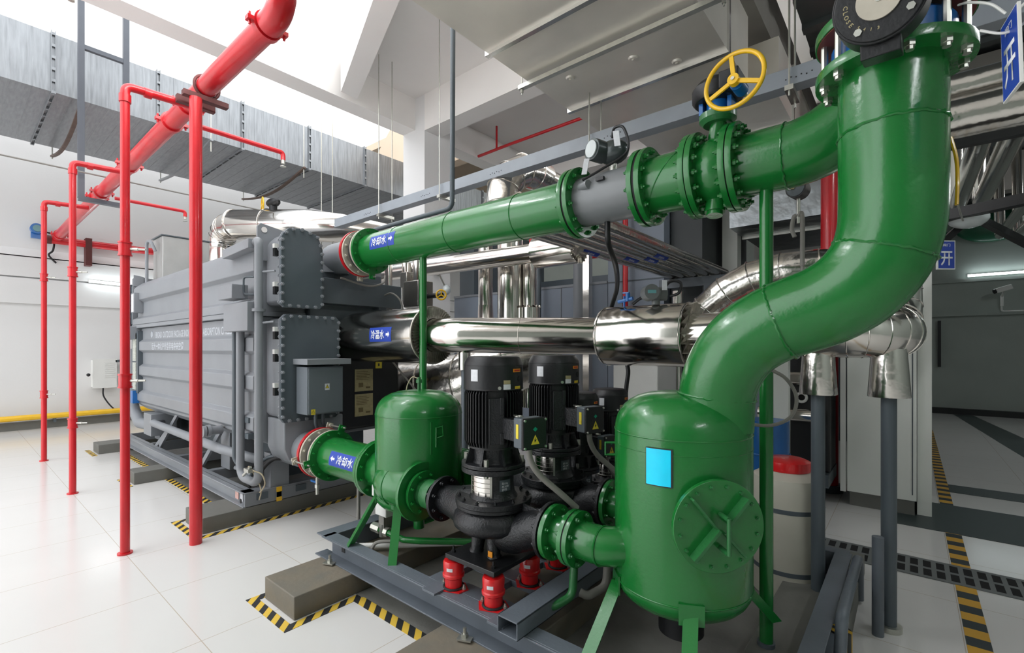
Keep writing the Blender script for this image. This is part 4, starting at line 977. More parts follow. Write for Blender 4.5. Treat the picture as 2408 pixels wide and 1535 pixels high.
MB().cyl(GC + GN * .013, GC + GN * .016, .009, n=16).bar(GC + GN * .014 + ex * .01, GC + GN * .014 + ex * .03 + ey * .03, .004, .002, up=GN).build('pointer', ZINC, gb)
for ang in (35, 145, 235, 325):
    p = GC + ex * .09 * math.cos(math.radians(ang)) + ey * .09 * math.sin(math.radians(ang)); MB().cyl(p + GN * .004, p + GN * .012, .011, n=6).build('screw', ZINC, gb)
def gmap(ang, rad):
    a = math.radians(ang); c = GC + GN * .0068 + ex * rad * math.cos(a) + ey * rad * math.sin(a); r_ = ex * math.cos(a) + ey * math.sin(a); tt = ex * -math.sin(a) + ey * math.cos(a)
    return lambda u, v_: c + tt * u + r_ * -v_ if ang < 0 or ang > 180 else c + tt * -u + r_ * v_
for ch, ang in zip('CLOSE', (-168, -158, -148, -138, -128)): lettering(ch, .012, gmap(ang - 18, .082), PAPER, gb, 'lettering')
for k, ang in enumerate((-130, -117, -104, -91)): lettering(('5', '4', '1', '3')[k], .009, gmap(ang, .078), PAPER, gb, 'lettering')
MB().cyl((-.054, YB, 2.73), (-.054, YB, 2.714), .165, n=40).build('seat_ring', BLACKM, v)
u = thing('green_top_riser', 'green pipe and flange above the blue butterfly valve at the top edge', 'pipe', (-.054, YB, 2.73))
MB().cyl((-.054, YB, 2.73), (-.054, YB, 3.5), PR, n=48).build('pipe', GREEN, u)
flange(u, (-.054, YB, 2.747), UP, .228, .034, GREEN, withb=False)
MB().cyl((-.054, YB, 2.7265), (-.054, YB, 2.730), .222, n=48).build('flange_face', mat('red_primer', (.16, .035, .03), .6), u)
# ================================================================ PUMP SKID
t = thing('pump_skid', 'grey steel channel skid frame carrying the pumps and green tanks', 'skid frame', (-1.5, 2.7, .14))
b = MB()
def chan(b, x0, x1, y, s):
    b.box(x0, x1, y - .004, y + .004, .14, .29); a, c = (y - .085, y) if s < 0 else (y, y + .085)
    b.box(x0, x1, a, c, .14, .149); b.box(x0, x1, a, c, .281, .29)
chan(b, -3.16, -.30, 1.775, -1); b.box(-3.16, -.30, 1.70, 1.79, .281, .291)
b.build('front_rail', SKID, t, bevel=.002)
b = MB(); chan(b, -3.16, -.30, 3.68, 1); b.build('rear_rail', SKID, t)
MB().box(-.375, -.285, 1.78, 3.72, .281, .2915).box(-.375, -.285, 1.78, 3.72, .14, .15).box(-.335, -.325, 1.78, 3.72, .15, .281).build('end_rail', SKID, t, bevel=.002)
MB().box(-3.245, -3.12, 1.70, 3.76, .281, .291).box(-3.16, -3.15, 1.775, 3.7, .14, .281).build('end_rail', SKID, t, bevel=.002)
b = MB(); b.prism([(-3.245, 1.69, .149), (-3.16, 1.69, .149), (-3.16, 1.69, .14), (-3.245, 1.69, .14)], (0, .09, 0)); b.build('foot_flange', SKID, t)
MB().box(-3.03, -2.99, 1.768, 1.772, .19, .25).build('cable_clip', BLACK, t)
# rectangular hollow section crossing the rail, open end
x0, x1, y0, y1, z0, z1, th = -1.465, -1.345, 1.64, 3.6, .291, .372, .006
b = MB(); b.box(x0, x1, y0, y1, z1 - th, z1).box(x0, x1, y0, y1, z0, z0 + th).box(x0, x0 + th, y0, y1, z0, z1).box(x1 - th, x1, y0, y1, z0, z1)
b.build('hollow_crossbar', SKID, t, bevel=.0015)
b = MB()
for y in (1.83, 2.11, 2.41, 2.69):
    b.box(-2.12, -1.47, y - .05, y + .05, .255, .292)
for x in (-2.08, -1.77, -1.52): b.box(x - .035, x + .035, 1.79, 3.0, .25, .288)
b.build('pump_subframe', SKID, t, bevel=.002)
for xx in (-1.50, -1.98):
    MB().box(xx - .05, xx + .05, 1.66, 1.80, .291, .303).build('welded_tab', SKID, t, bevel=.001)
for x in (-1.715, -3.02):
    c = thing('anchor_bolt', 'zinc anchor bolt on the skid rail %s' % ('near the bottom edge' if x > -2 else 'end beside the stained block'), 'bolt', (x, 1.655, .149))
    MB().cyl((x, 1.675, .149), (x, 1.675, .20), .009, n=10).cyl((x, 1.675, .156), (x, 1.675, .172), .018, n=6).build('stud', ZINC, c)
    MB().obox((x + .01, 1.665, .153), (.035, .015, 0), (-.008, .018, 0), (0, 0, .004)).build('washer_plate', ZINC, c)
# bent conduit stubs rising from the skid
for (x, y, lab) in ((-1.30, 2.02, 'bent green-painted conduit stub hanging under the pump outlet'), (-1.22, 2.22, 'bent pale conduit stub hanging next to the green-painted one')):
    o = MB().tube(rounded([(x, y + .03, .60), (x, y, .36), (x - .05, y - .10, .33), (x - .09, y - .11, .34)], .06, 6), .021, 14).build('conduit_stub', GREEN_OLD if x < -1.25 else PVC); tag(o, lab, 'conduit', 'conduit stubs under the pump outlet')

# ================================================================ PUMPS
AX, AY = -1.77, 1.95
P = thing('vertical_pump', 'black vertical pump nearest the camera with a warning triangle on its terminal box', 'pump', (AX, AY, .46), 'black vertical pumps in a group')
A = V((AX, AY, 0))
MB().box(AX - .175, AX + .185, AY - .20, AY + .18, .462, .487).build('base_plate', BLACK, P, bevel=.003)
b = MB()
for dx in (-.07, .06):
    b.tube([(AX + dx, AY - .06, .485), (AX + dx * .95, AY - .06, .50), (AX + dx * .8, AY - .05, .62)], [.042, .034, .045], 20)
b.build('pedestal', CASTBLK, P)
MB().box(AX + .055, AX + .085, AY - .105, AY - .10, .50, .53).build('sticker', OSTICK, P)
MB().lathe(A, UP, [(.10, .600), (.13, .606), (.185, .618), (.218, .645), (.225, .67), (.215, .705), (.185, .735), (.17, .75)], 56).build('volute', CASTBLK, P)
MB().cyl(A + UP * .745, A + UP * .762, .205, n=56).cyl(A + UP * .765, A + UP * .792, .210, n=56).build('cover_flange', CASTBLK, P, bevel=.002)
mf = MB().cyl(A + UP * .7615, A + UP * .766, .203, n=48).build('cover_gasket', BLACKM, P); bolts(mf, A + UP * .785, UP, .188, 12, .010, .010, CASTBLK)
# suction side with flange, discharge side elbow
MB().tube(rounded([(AX - .02, AY, .67), (AX - .22, AY, .68), (AX - .405, AY, .69)], .1, 6), [.12] * 9 + [.085], 36) if False else None
MB().lathe((AX - .415, AY, .69), LX, [(.085, 0), (.085, .05), (.10, .14), (.125, .24), (.13, .36)], 40).build('suction_branch', CASTBLK, P)
flange(P, (AX - .405, AY, .69), LX, .134, .022, CASTBLK, hub=.085, nb=8, rb=.0125, half=.018)
MB().tube(smooth_path([(AX + .07, AY + .02, .625), (AX + .14, AY, .620), (AX + .22, AY, .645), (AX + .30, AY, .68), (AX + .39, AY, .69)], 5), [.115 - .030 * min(1, k / 20) for k in range(21)], 36).build('discharge_branch', CASTBLK, P)
MB().prism([(AX + .19, AY - .004, .79), (AX + .32, AY - .004, .775), (AX + .33, AY - .004, .70), (AX + .18, AY - .004, .70)], (0, .008, 0)).build('rib_web', CASTBLK, P)
flange(P, (AX + .385, AY, .69), LX, .140, .020, CASTBLK, hub=.085, nb=8, rb=.0125, half=.016)
# coupling lantern with steel guard
MB().lathe(A, UP, [(.135, .79), (.118, .82), (.112, .86), (.112, .925), (.16, .935)], 40).build('lantern', CASTBLK, P)
b = MB(); a0, a1 = math.radians(-126), math.radians(-54); n_ = 14
vs = []
for z in (.812, .932):
    for k in range(n_ + 1):
        a = a0 + (a1 - a0) * k / n_; vs.append(A + V((math.cos(a), math.sin(a), 0)) * .1215 + UP * z)
b._add(vs, [(k, k + 1, n_ + 2 + k, n_ + 1 + k) for k in range(n_)])
g = b.build('coupling_guard', STEEL, P)
b = MB()
for z in (.835, .86, .885, .91):
    b.tube([A + V((math.cos(a0 + (a1 - a0) * k / 10), math.sin(a0 + (a1 - a0) * k / 10), 0)) * .1222 + UP * z for k in range(11)], .0012, 4)
for a in (a0, a1): b.bar(A + V((math.cos(a), math.sin(a), 0)) * .122 + UP * .81, A + V((math.cos(a), math.sin(a), 0)) * .122 + UP * .93, .012, .004, up=V((math.cos(a), math.sin(a), 0)))
b.build('guard_ribs', ZINC, P)
def mmap(deg, z, r):
    a0_ = math.radians(deg)
    def fn(u, v, e=0.0):
        a = a0_ + u / r; return A + V((math.cos(a), math.sin(a), 0)) * (r + e) + UP * (z + v)
    return fn
f_ = mmap(-14, .865, .114); patch(P, lambda u, v: f_(u, v, .001), .07, .07, GREYD, 'nameplate', 6, 1)
lettering('50 Hz\n45 kW\n2970', .045, lambda u, v: f_(u, v, .002), WSTICK, P, 'lettering', width=.045)
MB().cyl(A + UP * .935, A + UP * .962, .176, n=56).cyl(A + UP * .965, A + UP * .985, .176, n=56).build('mounting_flange', CASTBLK, P, bevel=.003)
b = MB(); b.lathe(A, UP, [(.125, .98), (.115, 1.0), (.118, 1.07), (.14, 1.075)], 40)
for k in range(8):
    a = 2 * math.pi * (k + .4) / 8; n = V((math.cos(a), math.sin(a), 0)); s_ = V((-n.y, n.x, 0))
    b.prism([A + n * .112 + UP * .984 - s_ * .006, A + n * .165 + UP * .984 - s_ * .006, A + n * .135 + UP * 1.07 - s_ * .006, A + n * .112 + UP * 1.07 - s_ * .006], s_ * .012)
b.build('motor_foot', CASTBLK, P)
for k in range(4):
    a = math.radians(-62 + 90 * k); n = V((math.cos(a), math.sin(a), 0)); MB().cyl(A + n * .158 + UP * .985, A + n * .158 + UP * 1.02, .013, n=6).cyl(A + n * .158 + UP * .925, A + n * .158 + UP * .935, .013, n=6).build('bolt', ZINC, P)
MB().cyl(A + UP * 1.065, A + UP * 1.39, .138, n=48).build('motor_body', BLACK, P)
b = MB()
for k in range(52):
    a = 2 * math.pi * k / 52; dg = math.degrees(a) % 360
    if 318 - 14 < dg < 318 + 16: continue
    n = V((math.cos(a), math.sin(a), 0)); s_ = V((-n.y, n.x, 0)) * .0022
    b.prism([A + n * .134 + UP * 1.075 - s_, A + n * .150 + UP * 1.08 - s_, A + n * .161 + UP * 1.105 - s_, A + n * .161 + UP * 1.36 - s_, A + n * .15 + UP * 1.38 - s_, A + n * .134 + UP * 1.38 - s_], s_ * 2)
b.build('cooling_fins', BLACK, P, smooth=False)
n = V((math.cos(math.radians(-42)), math.sin(math.radians(-42)), 0)); s_ = V((-n.y, n.x, 0))
b = MB(); b.obox(A + n * .148 + UP * 1.22, n * .008, s_ * .04, UP * .12); b.obox(A + n * .155 + s_ * .028 + UP * 1.30, n * .010, s_ * .010, UP * .045); b.obox(A + n * .155 + s_ * .028 + UP * 1.13, n * .010, s_ * .010, UP * .03); b.obox(A + n * .152 + s_ * -.035 + UP * 1.22, n * .008, s_ * .005, UP * .12)
b.build('foot_pad', CASTBLK, P, bevel=.002)
b = MB(); b.lathe(A, UP, [(.160, 1.378), (.1635, 1.38), (.1635, 1.50), (.160, 1.525), (.142, 1.556), (.13, 1.560)], 64); b.build('fan_cover', BLACK, P)
MB().torus(A + UP * 1.384, UP, .1635, .003, 64, 6).torus(A + UP * 1.512, UP, .163, .0015, 64, 6).build('cover_lip', BLACK, P)
def st(deg, z, w_, h_, m, txt=None, tm=TEXTK, name='sticker'):
    f = mmap(deg, z, .1640); patch(P, lambda u, v: f(u, v, .0008), w_, h_, m, name, 6, 1)
    if txt: lettering(txt, h_ * .5, lambda u, v: f(u, v, .0016), tm, P, 'lettering', width=w_ * .75)
st(-86, 1.46, .046, .062, WSTICK)
st(2, 1.485, .062, .018, OSTICK, '———', mat('sticker_red', (.45, .03, .01), .5)); st(4, 1.392, .046, .020, YSTICK, '8 3 4 1', OSTICK); st(-22, 1.40, .042, .028, WSTICK, '', None); st(-22, 1.425, .040, .020, PAPER)
f = mmap(-37, 1.395, .164); MB().cyl(f(0, 0), f(0, 0, .008), .009, n=12).build('cover_screw', ZINC, P)
f = mmap(10, 1.44, .164); MB().cyl(f(0, 0), f(0, 0, .002), .016, n=20).build('blanking_plug', BLACKM, P)
n = V((math.cos(math.radians(-5)), math.sin(math.radians(-5)), 0))
MB().torus(A + n * .195 + UP * 1.245, V((0, 0, 1)), .020, .005, 20, 8).cyl(A + n * .15 + UP * 1.245, A + n * .177 + UP * 1.245, .007, n=8).build('eye_bolt', ZINC, P)
# terminal box
n = V((math.cos(math.radians(-15)), math.sin(math.radians(-15)), 0)); s_ = V((-n.y, n.x, 0)); TB = A + UP * 1.185 - n * .035
b = MB(); b.obox(TB + n * .255, n * .085, s_ * .042, UP * .055); b.build('terminal_neck', CASTBLK, P, bevel=.004)
tb = MB().obox(TB + n * .36, n * .035, s_ * .070, UP * .074).build('terminal_box', GREYD, P, bevel=.006)
MB().obox(TB + n * .403, n * .008, s_ * .074, UP * .078).build('box_cover', BLACK, tb, bevel=.006)
cm = lambda u, v, e=0.0: TB + n * (.4115 + e) + s_ * u + UP * v
for a, c in ((1, 1), (1, -1), (-1, 1), (-1, -1)): MB().cyl(cm(a * .064, c * .067), cm(a * .064, c * .067, .006), .006, n=12).build('screw', ZINC, tb)
b = MB(); b._add([cm(-.014, .022, .001), cm(.0, .010, .001), cm(.014, .022, .001), cm(0, .034, .001)], [(0, 1, 2, 3)]); b.build('diamond_mark', GREENY, tb)
b = MB(); b._add([cm(-.026, -.052, .001), cm(.026, -.052, .001), cm(0, -.004, .001)], [(0, 1, 2)]); b.build('warning_triangle', YSTICK, tb)
b = MB(); b._add([cm(-.004, -.044, .002), cm(.006, -.030, .002), cm(-.006, -.028, .002), cm(.004, -.014, .002), cm(.000, -.026, .002), cm(.010, -.028, .002)], [(0, 1, 2), (1, 5, 4), (2, 4, 3)]); b.build('bolt_mark', TEXTK, tb)
MB().obox(TB + n * .36 - s_ * .0715 + UP * .01, n * .010, s_ * .001, UP * .035).build('sticker', YSTICK, tb)
MB().tube(smooth_path([TB + n * .36 - UP * .08, TB + n * .36 - UP * .14 + s_ * .01, TB + n * .37 - UP * .22 + s_ * .06, TB + n * .42 - UP * .32 + s_ * .16, TB + n * .45 - UP * .40 + s_ * .24]), .016, 12).build('cable_conduit', PVC, P)

p2 = dup(P, (0, .58, 0), 'black vertical pump of full height standing directly behind the nearest pump')
p3 = dup(P, (-.06, .98, -.16), 'lower black pump partly hidden behind the second tall pump'); p3.scale = (.84, .84, .90)
p4 = dup(P, (-.03, 1.38, -.16), 'lower black pump farthest back, left of the big green tank'); p4.scale = (.86, .86, .90)
for q in (p3, p4):
    o = MB().box(-.25, .25, -.2, .2, 0, .15).build('concrete_block', PLINTH, at=(0, 0, 0)); o.location = (q.location.x, q.location.y, .14); tag(o, 'low block under the %s small pump' % ('nearer' if q is p3 else 'farther'), 'plinth')
# spring isolators
ISO = thing('spring_isolator', 'red spring isolator nearest the camera with a white sticker, under the pump corner', 'isolator', (-1.625, 1.79, .292), 'red spring isolators under the pumps')
c = V((-1.625, 1.79, 0))
MB().lathe(c, UP, [(.047, .30), (.047, .352), (.060, .362), (.060, .374), (.055, .380), (.057, .435), (.052, .447), (.03, .450)], 40).build('housing', REDBRIGHT, ISO)
MB().prism([c + V((-.085, -.02, .292)), c + V((-.03, -.075, .292)), c + V((.075, -.03, .292)), c + V((.085, .03, .292)), c + V((.02, .07, .292)), c + V((-.05, .06, .292))], (0, 0, .006)).build('base_plate', REDBRIGHT, ISO)
MB().torus(c + UP * .302, UP, .053, .007, 40, 8).build('rubber_ring', BLACKM, ISO)
MB().box(c.x - .022, c.x + .022, c.y - .022, c.y + .022, .445, .464).build('top_block', BLACK, ISO)
for dx, dy in ((-.066, -.012), (.068, .012)): MB().cyl(c + V((dx, dy, .298)), c + V((dx, dy, .325)), .006, n=8).cyl(c + V((dx, dy, .300)), c + V((dx, dy, .312)), .012, n=6).build('bolt', ZINC, ISO)
f = lambda u, v, e=.0008: V((c.x + (.057 + e) * math.cos(math.radians(-66) + u / .057), c.y + (.057 + e) * math.sin(math.radians(-66) + u / .057), .41 + v))
patch(ISO, lambda u, v: f(u, v), .034, .018, WSTICK, 'sticker', 6, 1)
dup(ISO, (-.295, 0, 0), 'red spring isolator at the left front corner under the nearest pump')
dup(ISO, (0, .30, 0), 'red spring isolator at the right rear corner under the nearest pump')
dup(ISO, (.0, .575, 0), 'red spring isolator seen behind the green outlet spool, under the second pump')
dup(ISO, (-.295, .30, 0), 'red spring isolator hidden at the left rear corner under the nearest pump')
dup(ISO, (-.295, .575, 0), 'red spring isolator at the left front corner under the second pump')
for (dx, dy) in ((-.15, -.16), (.145, -.16)):
    MB().cyl(A + V((dx, dy, .487)), A + V((dx, dy, .52)), .006, n=8).cyl(A + V((dx, dy, .487)), A + V((dx, dy, .498)), .013, n=6).build('plate_bolt', BLACK, P)
# ================================================================ STAINLESS CHILLED WATER LINE
SY, SZ, SR = 3.40, 1.70, .148
def seam(parent, c, ax, r, th=.006, m=STEEL): return MB().torus(c, ax, r, th, 48, 6).build('seam', m, parent)
def petals(parent, c, ax, r0, r1, n, m=STEELD, depth=.02, name='folded_collar'):
    """a ring of overlapping folded sheet petals closing the cladding end"""
    x, y, z = frame(ax); c = V(c); b = MB()
    for k in range(n):
        a0 = 2 * math.pi * k / n; a1 = 2 * math.pi * (k + .96) / n
        def P(a, r, t): return c + (x * math.cos(a) + y * math.sin(a)) * r + z * t
        b._add([P(a0, r0, .0), P(a1, r0, -.002), P(a1, r1, -.002 - depth * .3), P(a0, r1, depth)], [(0, 1, 2, 3)])
        b._add([P(a0, r0, .0), P(a0, r1, depth), P(a0, r1, -depth * .5), P(a0, r0, -.004)], [(0, 1, 2, 3)])
    return b.build(name, m, parent, smooth=False)
t = thing('stainless_header_pipe', 'long mirror-bright stainless clad pipe running level across the middle', 'pipe', (-2, 3.2, SZ))
A0 = V((-2.93, 2.79, 1.715)); A1 = V((-1.80, 3.40, 1.70))
MB().tube(rounded([(-3.35, 2.76, 1.72), A0, A1, (-.30, SY, SZ)], [.28, .15], 14), SR, 56).build('pipe_cladding', STEEL, t)
d = (A1 - A0).normalized(); 
for f in (.42,): seam(t, A0 + (A1 - A0) * f, d, SR + .001, .003)
MB().lathe((-3.22, 2.76, 1.72), -LX, [(.235, 0), (.25, .004), (.25, 1.2), (.245, 1.22)], 56).build('valve_cladding', STEEL, t)
MB().torus((-3.225, 2.76, 1.72), LX, .247, .010, 60, 8).build('rolled_edge', PLEAT, t)
petals(t, (-3.205, 2.76, 1.72), LX, .150, .245, 56, m=PLEAT, depth=.022)
f = pipe_map((-3.9, 2.76, 1.72), LX, .25, 0)
pipe_label(t, (-3.66, 2.76, 1.72), LX, .25, math.radians(2), '冷温水', .33, .13)
MB().lathe((-1.86, SY, SZ), LX, [(.19, -.02), (.225, 0), (.23, .015), (.23, .66), (.225, .67)], 56).build('valve_cladding', STEEL, t)
seam(t, (-1.84, SY, SZ), LX, .231, .004); seam(t, (-1.20, SY, SZ), LX, .231, .004)
petals(t, (-1.175, SY, SZ), LX, .15, .228, 20, m=PLEAT, depth=.03)
# segmented elbow at the right end then rising
el = arc((-.28, SY + .20, SZ), .20, -math.pi / 2, 0, LX, (0, 1, 0), 5)
MB().tube([(-.45, SY, SZ)] + el + [V((-.08, SY + .27, SZ))], SR + .004, 40).build('segmented_elbow', STEEL, t)
MB().tube([V((-.08, SY + .25, SZ))] + [V((-.08, SY + .27 + .28 * math.sin(a), SZ + .28 - .28 * math.cos(a))) for a in [math.pi / 8 * k for k in range(1, 5)]] + [V((-.08, SY + .55, 2.9))], SR - .01, 40).build('segmented_elbow', STEEL, t)
for i, p in enumerate(el): a = math.pi / 2 * i / 5; seam(t, p, (math.cos(a), math.sin(a), 0), SR + .003, .0035)
for k in range(1, 5):
    a = math.pi / 8 * k; seam(t, (-.08, SY + .27 + .28 * math.sin(a), SZ + .28 - .28 * math.cos(a)), (0, math.cos(a), math.sin(a)), SR - .008, .004)
seam(t, (-.50, SY, SZ), LX, SR + .003, .005)
for x, SYP, lab in ((-.43, SY, 'dark grey support post with a stainless cone, left of the two under the bright pipe'), (-.095, SY + .06, 'dark grey support post with a stainless cone, right of the two under the bright pipe')):
    p = thing('pipe_support', lab, 'post', (x, SYP, 0), 'posts under the bright stainless pipe')
    MB().cyl((x, SYP, .01), (x, SYP, 1.40), .037, n=28).build('post', GREYD, p)
    MB().cyl((x, SYP, 0), (x, SYP, .03), .062, n=24).build('base', ZINC, p)
    MB().lathe((x, SYP, 0), UP, [(.098, 1.325), (.100, 1.33), (.082, 1.60)], 40, caps=False).build('cone_sleeve', STEELD, p)
p = thing('pipe_support', 'grey support post with a short stainless sleeve behind the smaller green tank', 'post', (-2.93, 2.86, 0), 'posts under the bright stainless pipe')
MB().cyl((-2.93, 2.86, .0), (-2.93, 2.86, 1.6), .030, n=20).build('post', SKID, p); MB().cyl((-2.93, 2.86, 1.42), (-2.93, 2.86, 1.59), .052, n=24).build('sleeve', STEEL, p)
# transmitter and blue fitting on the cladding
p = thing('pressure_transmitter', 'grey digital transmitter with a white tag on the bright pipe cladding', 'transmitter', (-1.43, 3.3, 1.92))
MB().cyl((-1.47, 3.29, 2.0), (-1.40, 3.21, 2.005), .055, n=24).cyl((-1.42, 3.33, 2.0), (-1.36, 3.37, 2.0), .05, n=20).sphere((-1.42, 3.30, 2.0), .05, 16).cyl((-1.42, 3.32, 1.92), (-1.42, 3.32, 1.97), .03).build('housing', mat('transmitter_grey', (.16, .17, .17), .4), p, bevel=.002)
q = V((-1.400, 3.209, 2.005)); n = V((.07, -.08, .005)).normalized(); s_ = UP.cross(n).normalized()
MB().obox((V((-1.401, 3.210, 2.005))), s_ * .030, n * .002, UP * .012).build('display', mat('lcd_cyan', (.15, .38, .40), .3), p)
MB().obox((-1.33, 3.26, 2.05), s_ * .017, n * .002, UP * .035).build('tag', WSTICK, p)
MB().tube(smooth_path([(-1.46, 3.34, 2.0), (-1.55, 3.35, 1.98), (-1.62, 3.36, 1.94)]), .012, 8).tube(smooth_path([(-1.38, 3.36, 2.04), (-1.33, 3.38, 2.09), (-1.26, 3.38, 2.07), (-1.27, 3.37, 2.0), (-1.33, 3.36, 1.98)]), .011, 8).build('cable', BLACK, p)
p = thing('blue_pressure_fitting', 'small blue gauge valve on top of the bright pipe cladding, left of the transmitter', 'fitting', (-1.66, 3.32, 1.92))
MB().cyl((-1.67, 3.32, 1.92), (-1.67, 3.32, 2.0), .008).cyl((-1.72, 3.32, 1.96), (-1.60, 3.32, 1.98), .014).cyl((-1.64, 3.32, 1.96), (-1.64, 3.32, 2.02), .018).box(-1.68, -1.63, 3.31, 3.33, 2.02, 2.03).build('body', BLUE, p)
o = MB().tube(smooth_path([(-1.42, 2.60, 2.39), (-1.425, 2.62, 2.25), (-1.52, 2.9, 2.15), (-1.80, 3.45, 2.08), (-1.98, 3.68, 1.90), (-1.96, 3.70, 1.6), (-1.82, 3.68, 1.45), (-1.84, 3.68, 1.15), (-1.85, 3.68, .16)]), .018, 12).build('black_conduit', BLACK); tag(o, 'bent black conduit dropping from the grey flow meter past the bright pipe', 'conduit')
# second segmented pipe rising behind the big S bend
t = thing('segmented_stainless_bend', 'segmented stainless bend rising behind the big green S bend', 'pipe', (-.9, 3.95, 1.7))
el = [V((-1.36, 3.95, 1.75)), V((-1.24, 3.95, 1.92)), V((-1.10, 3.95, 2.04)), V((-.92, 3.95, 2.13)), V((-.72, 3.95, 2.165)), V((-.50, 3.95, 2.165)), V((-.42, 4.0, 2.16)), V((-.37, 4.08, 2.15)), V((-.34, 4.2, 2.13)), V((-.33, 4.4, 2.1))]
MB().tube([V((-1.42, 3.95, 1.55))] + el + [V((-.33, 4.9, 2.1))], .138, 36).build('cladding', STEELD, t)
for i in range(len(el)):
    a = el[i - 1] if i else V((-1.42, 3.95, 1.55)); b_ = el[i + 1] if i < len(el) - 1 else V((-.33, 4.9, 2.1)); seam(t, el[i], b_ - a, .141, .005, STEELD)

# ---------------------------------------------------------------- stainless pipes in the middle distance
t = thing('stainless_rear_pipe', 'stainless pipe running behind and below the upper green pipe', 'pipe', (-4, 4, 2.66), 'stainless pipes in the middle distance')
MB().cyl((-6.4, 4.0, 2.68), (-2.45, 4.0, 2.60), .105, n=32).build('cladding', STEEL, t)
MB().lathe((-3.02, 4.0, 2.61), LX, [(.12, 0), (.165, .02), (.165, .50), (.16, .52)], 36).build('valve_cladding', STEEL, t)
petals(t, (-2.50, 4.0, 2.60), LX, .06, .16, 20)
t = thing('stainless_offset_pipe', 'short slanted stainless pipe ending at the clad valve behind the flow meter', 'pipe', (-2.7, 4, 2.6), 'stainless pipes in the middle distance')
MB().cyl((-3.1, 3.75, 3.15), (-2.42, 3.90, 2.55), .075, n=4).build('cladding', STEEL, t)
t = thing('stainless_riser', 'thick stainless riser with a big segmented elbow near the white column', 'pipe', (-3.82, 4.4, 1.5), 'stainless pipes in the middle distance')
b = MB().cyl((-3.72, 4.4, .9), (-3.72, 4.4, 3.0), .155, n=36).build('riser', STEEL, t)
el = [V((-3.76, 4.4, 3.0)), V((-3.86, 4.4, 3.36)), V((-3.86, 4.44, 3.58)), V((-3.84, 4.56, 3.76)), V((-3.80, 4.74, 3.88)), V((-3.78, 4.95, 3.90)), V((-3.78, 5.15, 3.88))]
MB().tube(el, .205, 36).build('elbow', STEELD, t)
for i in range(1, len(el) - 1): seam(t, el[i], el[i + 1] - el[i - 1], .209, .006, STEELD)
MB().cyl((-3.78, 5.1, 3.87), (-3.78, 9.5, 3.87), .16, n=32).build('run', STEEL, t)
t = thing('stainless_riser', 'slim stainless riser with a small elbow left of the thick one', 'pipe', (-4.15, 4.4, 1.6), 'stainless pipes in the middle distance')
MB().cyl((-4.13, 4.4, 1.0), (-4.13, 4.4, 3.25), .092, n=28).build('riser', STEEL, t)
el = [V((-4.13, 4.4, 3.2)), V((-4.13, 4.42, 3.33)), V((-4.12, 4.50, 3.44)), V((-4.1, 4.62, 3.48)), V((-4.1, 4.8, 3.48))]
MB().tube(el, .105, 28).build('elbow', STEELD, t)
for q in el[1:-1]: seam(t, q, (0, 1, .5), .108, .004, STEELD)
MB().cyl((-4.1, 4.7, 3.48), (-4.1, 9, 3.48), .085, n=24).build('run', STEEL, t)
MB().lathe((-4.13, 4.4, 0), UP, [(.13, 1.9), (.10, 2.0), (.095, 2.15)], 28).build('sleeve', STEEL, t)
t = thing('stainless_riser', 'stainless riser with a scalloped collar right of the thick one', 'pipe', (-3.5, 4.45, 1.5), 'stainless pipes in the middle distance')
MB().cyl((-3.50, 4.5, .9), (-3.50, 4.5, 2.75), .085, n=28).build('riser', STEEL, t)
petals(t, (-3.50, 4.5, 2.10), UP, .09, .135, 14); MB().cyl((-3.50, 4.5, 1.9), (-3.50, 4.5, 2.09), .125, n=24).build('sleeve', STEEL, t)
# insulated valve group near the column
t = thing('insulated_valve', 'clad stainless valve with a small yellow handwheel beside the white column', 'valve', (-4.3, 3.55, 2.1))
MB().box(-4.52, -4.25, 3.42, 3.64, 2.08, 2.38).build('cladding_box', mat('dark_creased_stainless', (.30, .29, .27), .3, .9, .1, 5, .2, 12), t, bevel=.01)
MB().cyl((-4.36, 3.52, 2.38), (-4.36, 3.52, 2.66), .07, n=24).build('riser', STEEL, t)
MB().cyl((-4.25, 3.53, 2.2), (-3.94, 3.5, 2.19), .028).build('stem', BLACK, t)
hw = MB().torus((-3.93, 3.48, 2.19), (.8, -.6, 0), .052, .009, 28, 8)
n = V((.8, -.6, 0)); s_ = V((.6, .8, 0)); c = V((-3.93, 3.48, 2.19))
for a in (90, 210, 330): hw.bar(c, c + (s_ * math.cos(math.radians(a)) + UP * math.sin(math.radians(a))) * .05, .012, .008, up=n)
hw.build('handwheel', YELLOW, t)
MB().tube(rounded([(-4.62, 3.55, 2.62), (-4.62, 3.55, 2.12), (-4.50, 3.55, 2.14)], .06, 5), .06, 24).build('branch', STEEL, t)
MB().tube([(-4.75, 3.45, 1.95), (-4.1, 3.45, 1.98)], .055, 20).sphere((-4.78, 3.45, 1.94), .075, 14).build('lower_branch', STEEL, t)
t = thing('stainless_downpipe', 'slim stainless pipe behind the chiller end, left of the clad valve', 'pipe', (-4.8, 3.4, 1.6), 'stainless pipes in the middle distance')
MB().cyl((-4.78, 3.4, 1.2), (-4.78, 3.4, 2.75), .045, n=20).build('pipe', STEEL, t)
o = MB().box(-4.62, -4.50, 3.45, 3.62, 2.32, 2.50).build('small_steel_box', STEELD, bevel=.004); tag(o, 'small shiny steel box between the chiller and the clad valve', 'box')
t = thing('junction_box', 'small grey junction box with looping cables at the chiller end', 'electric box', (-4.45, 3.1, 2.0))
MB().box(-4.52, -4.42, 3.02, 3.12, 2.02, 2.20).build('box', GREYD, t, bevel=.005)
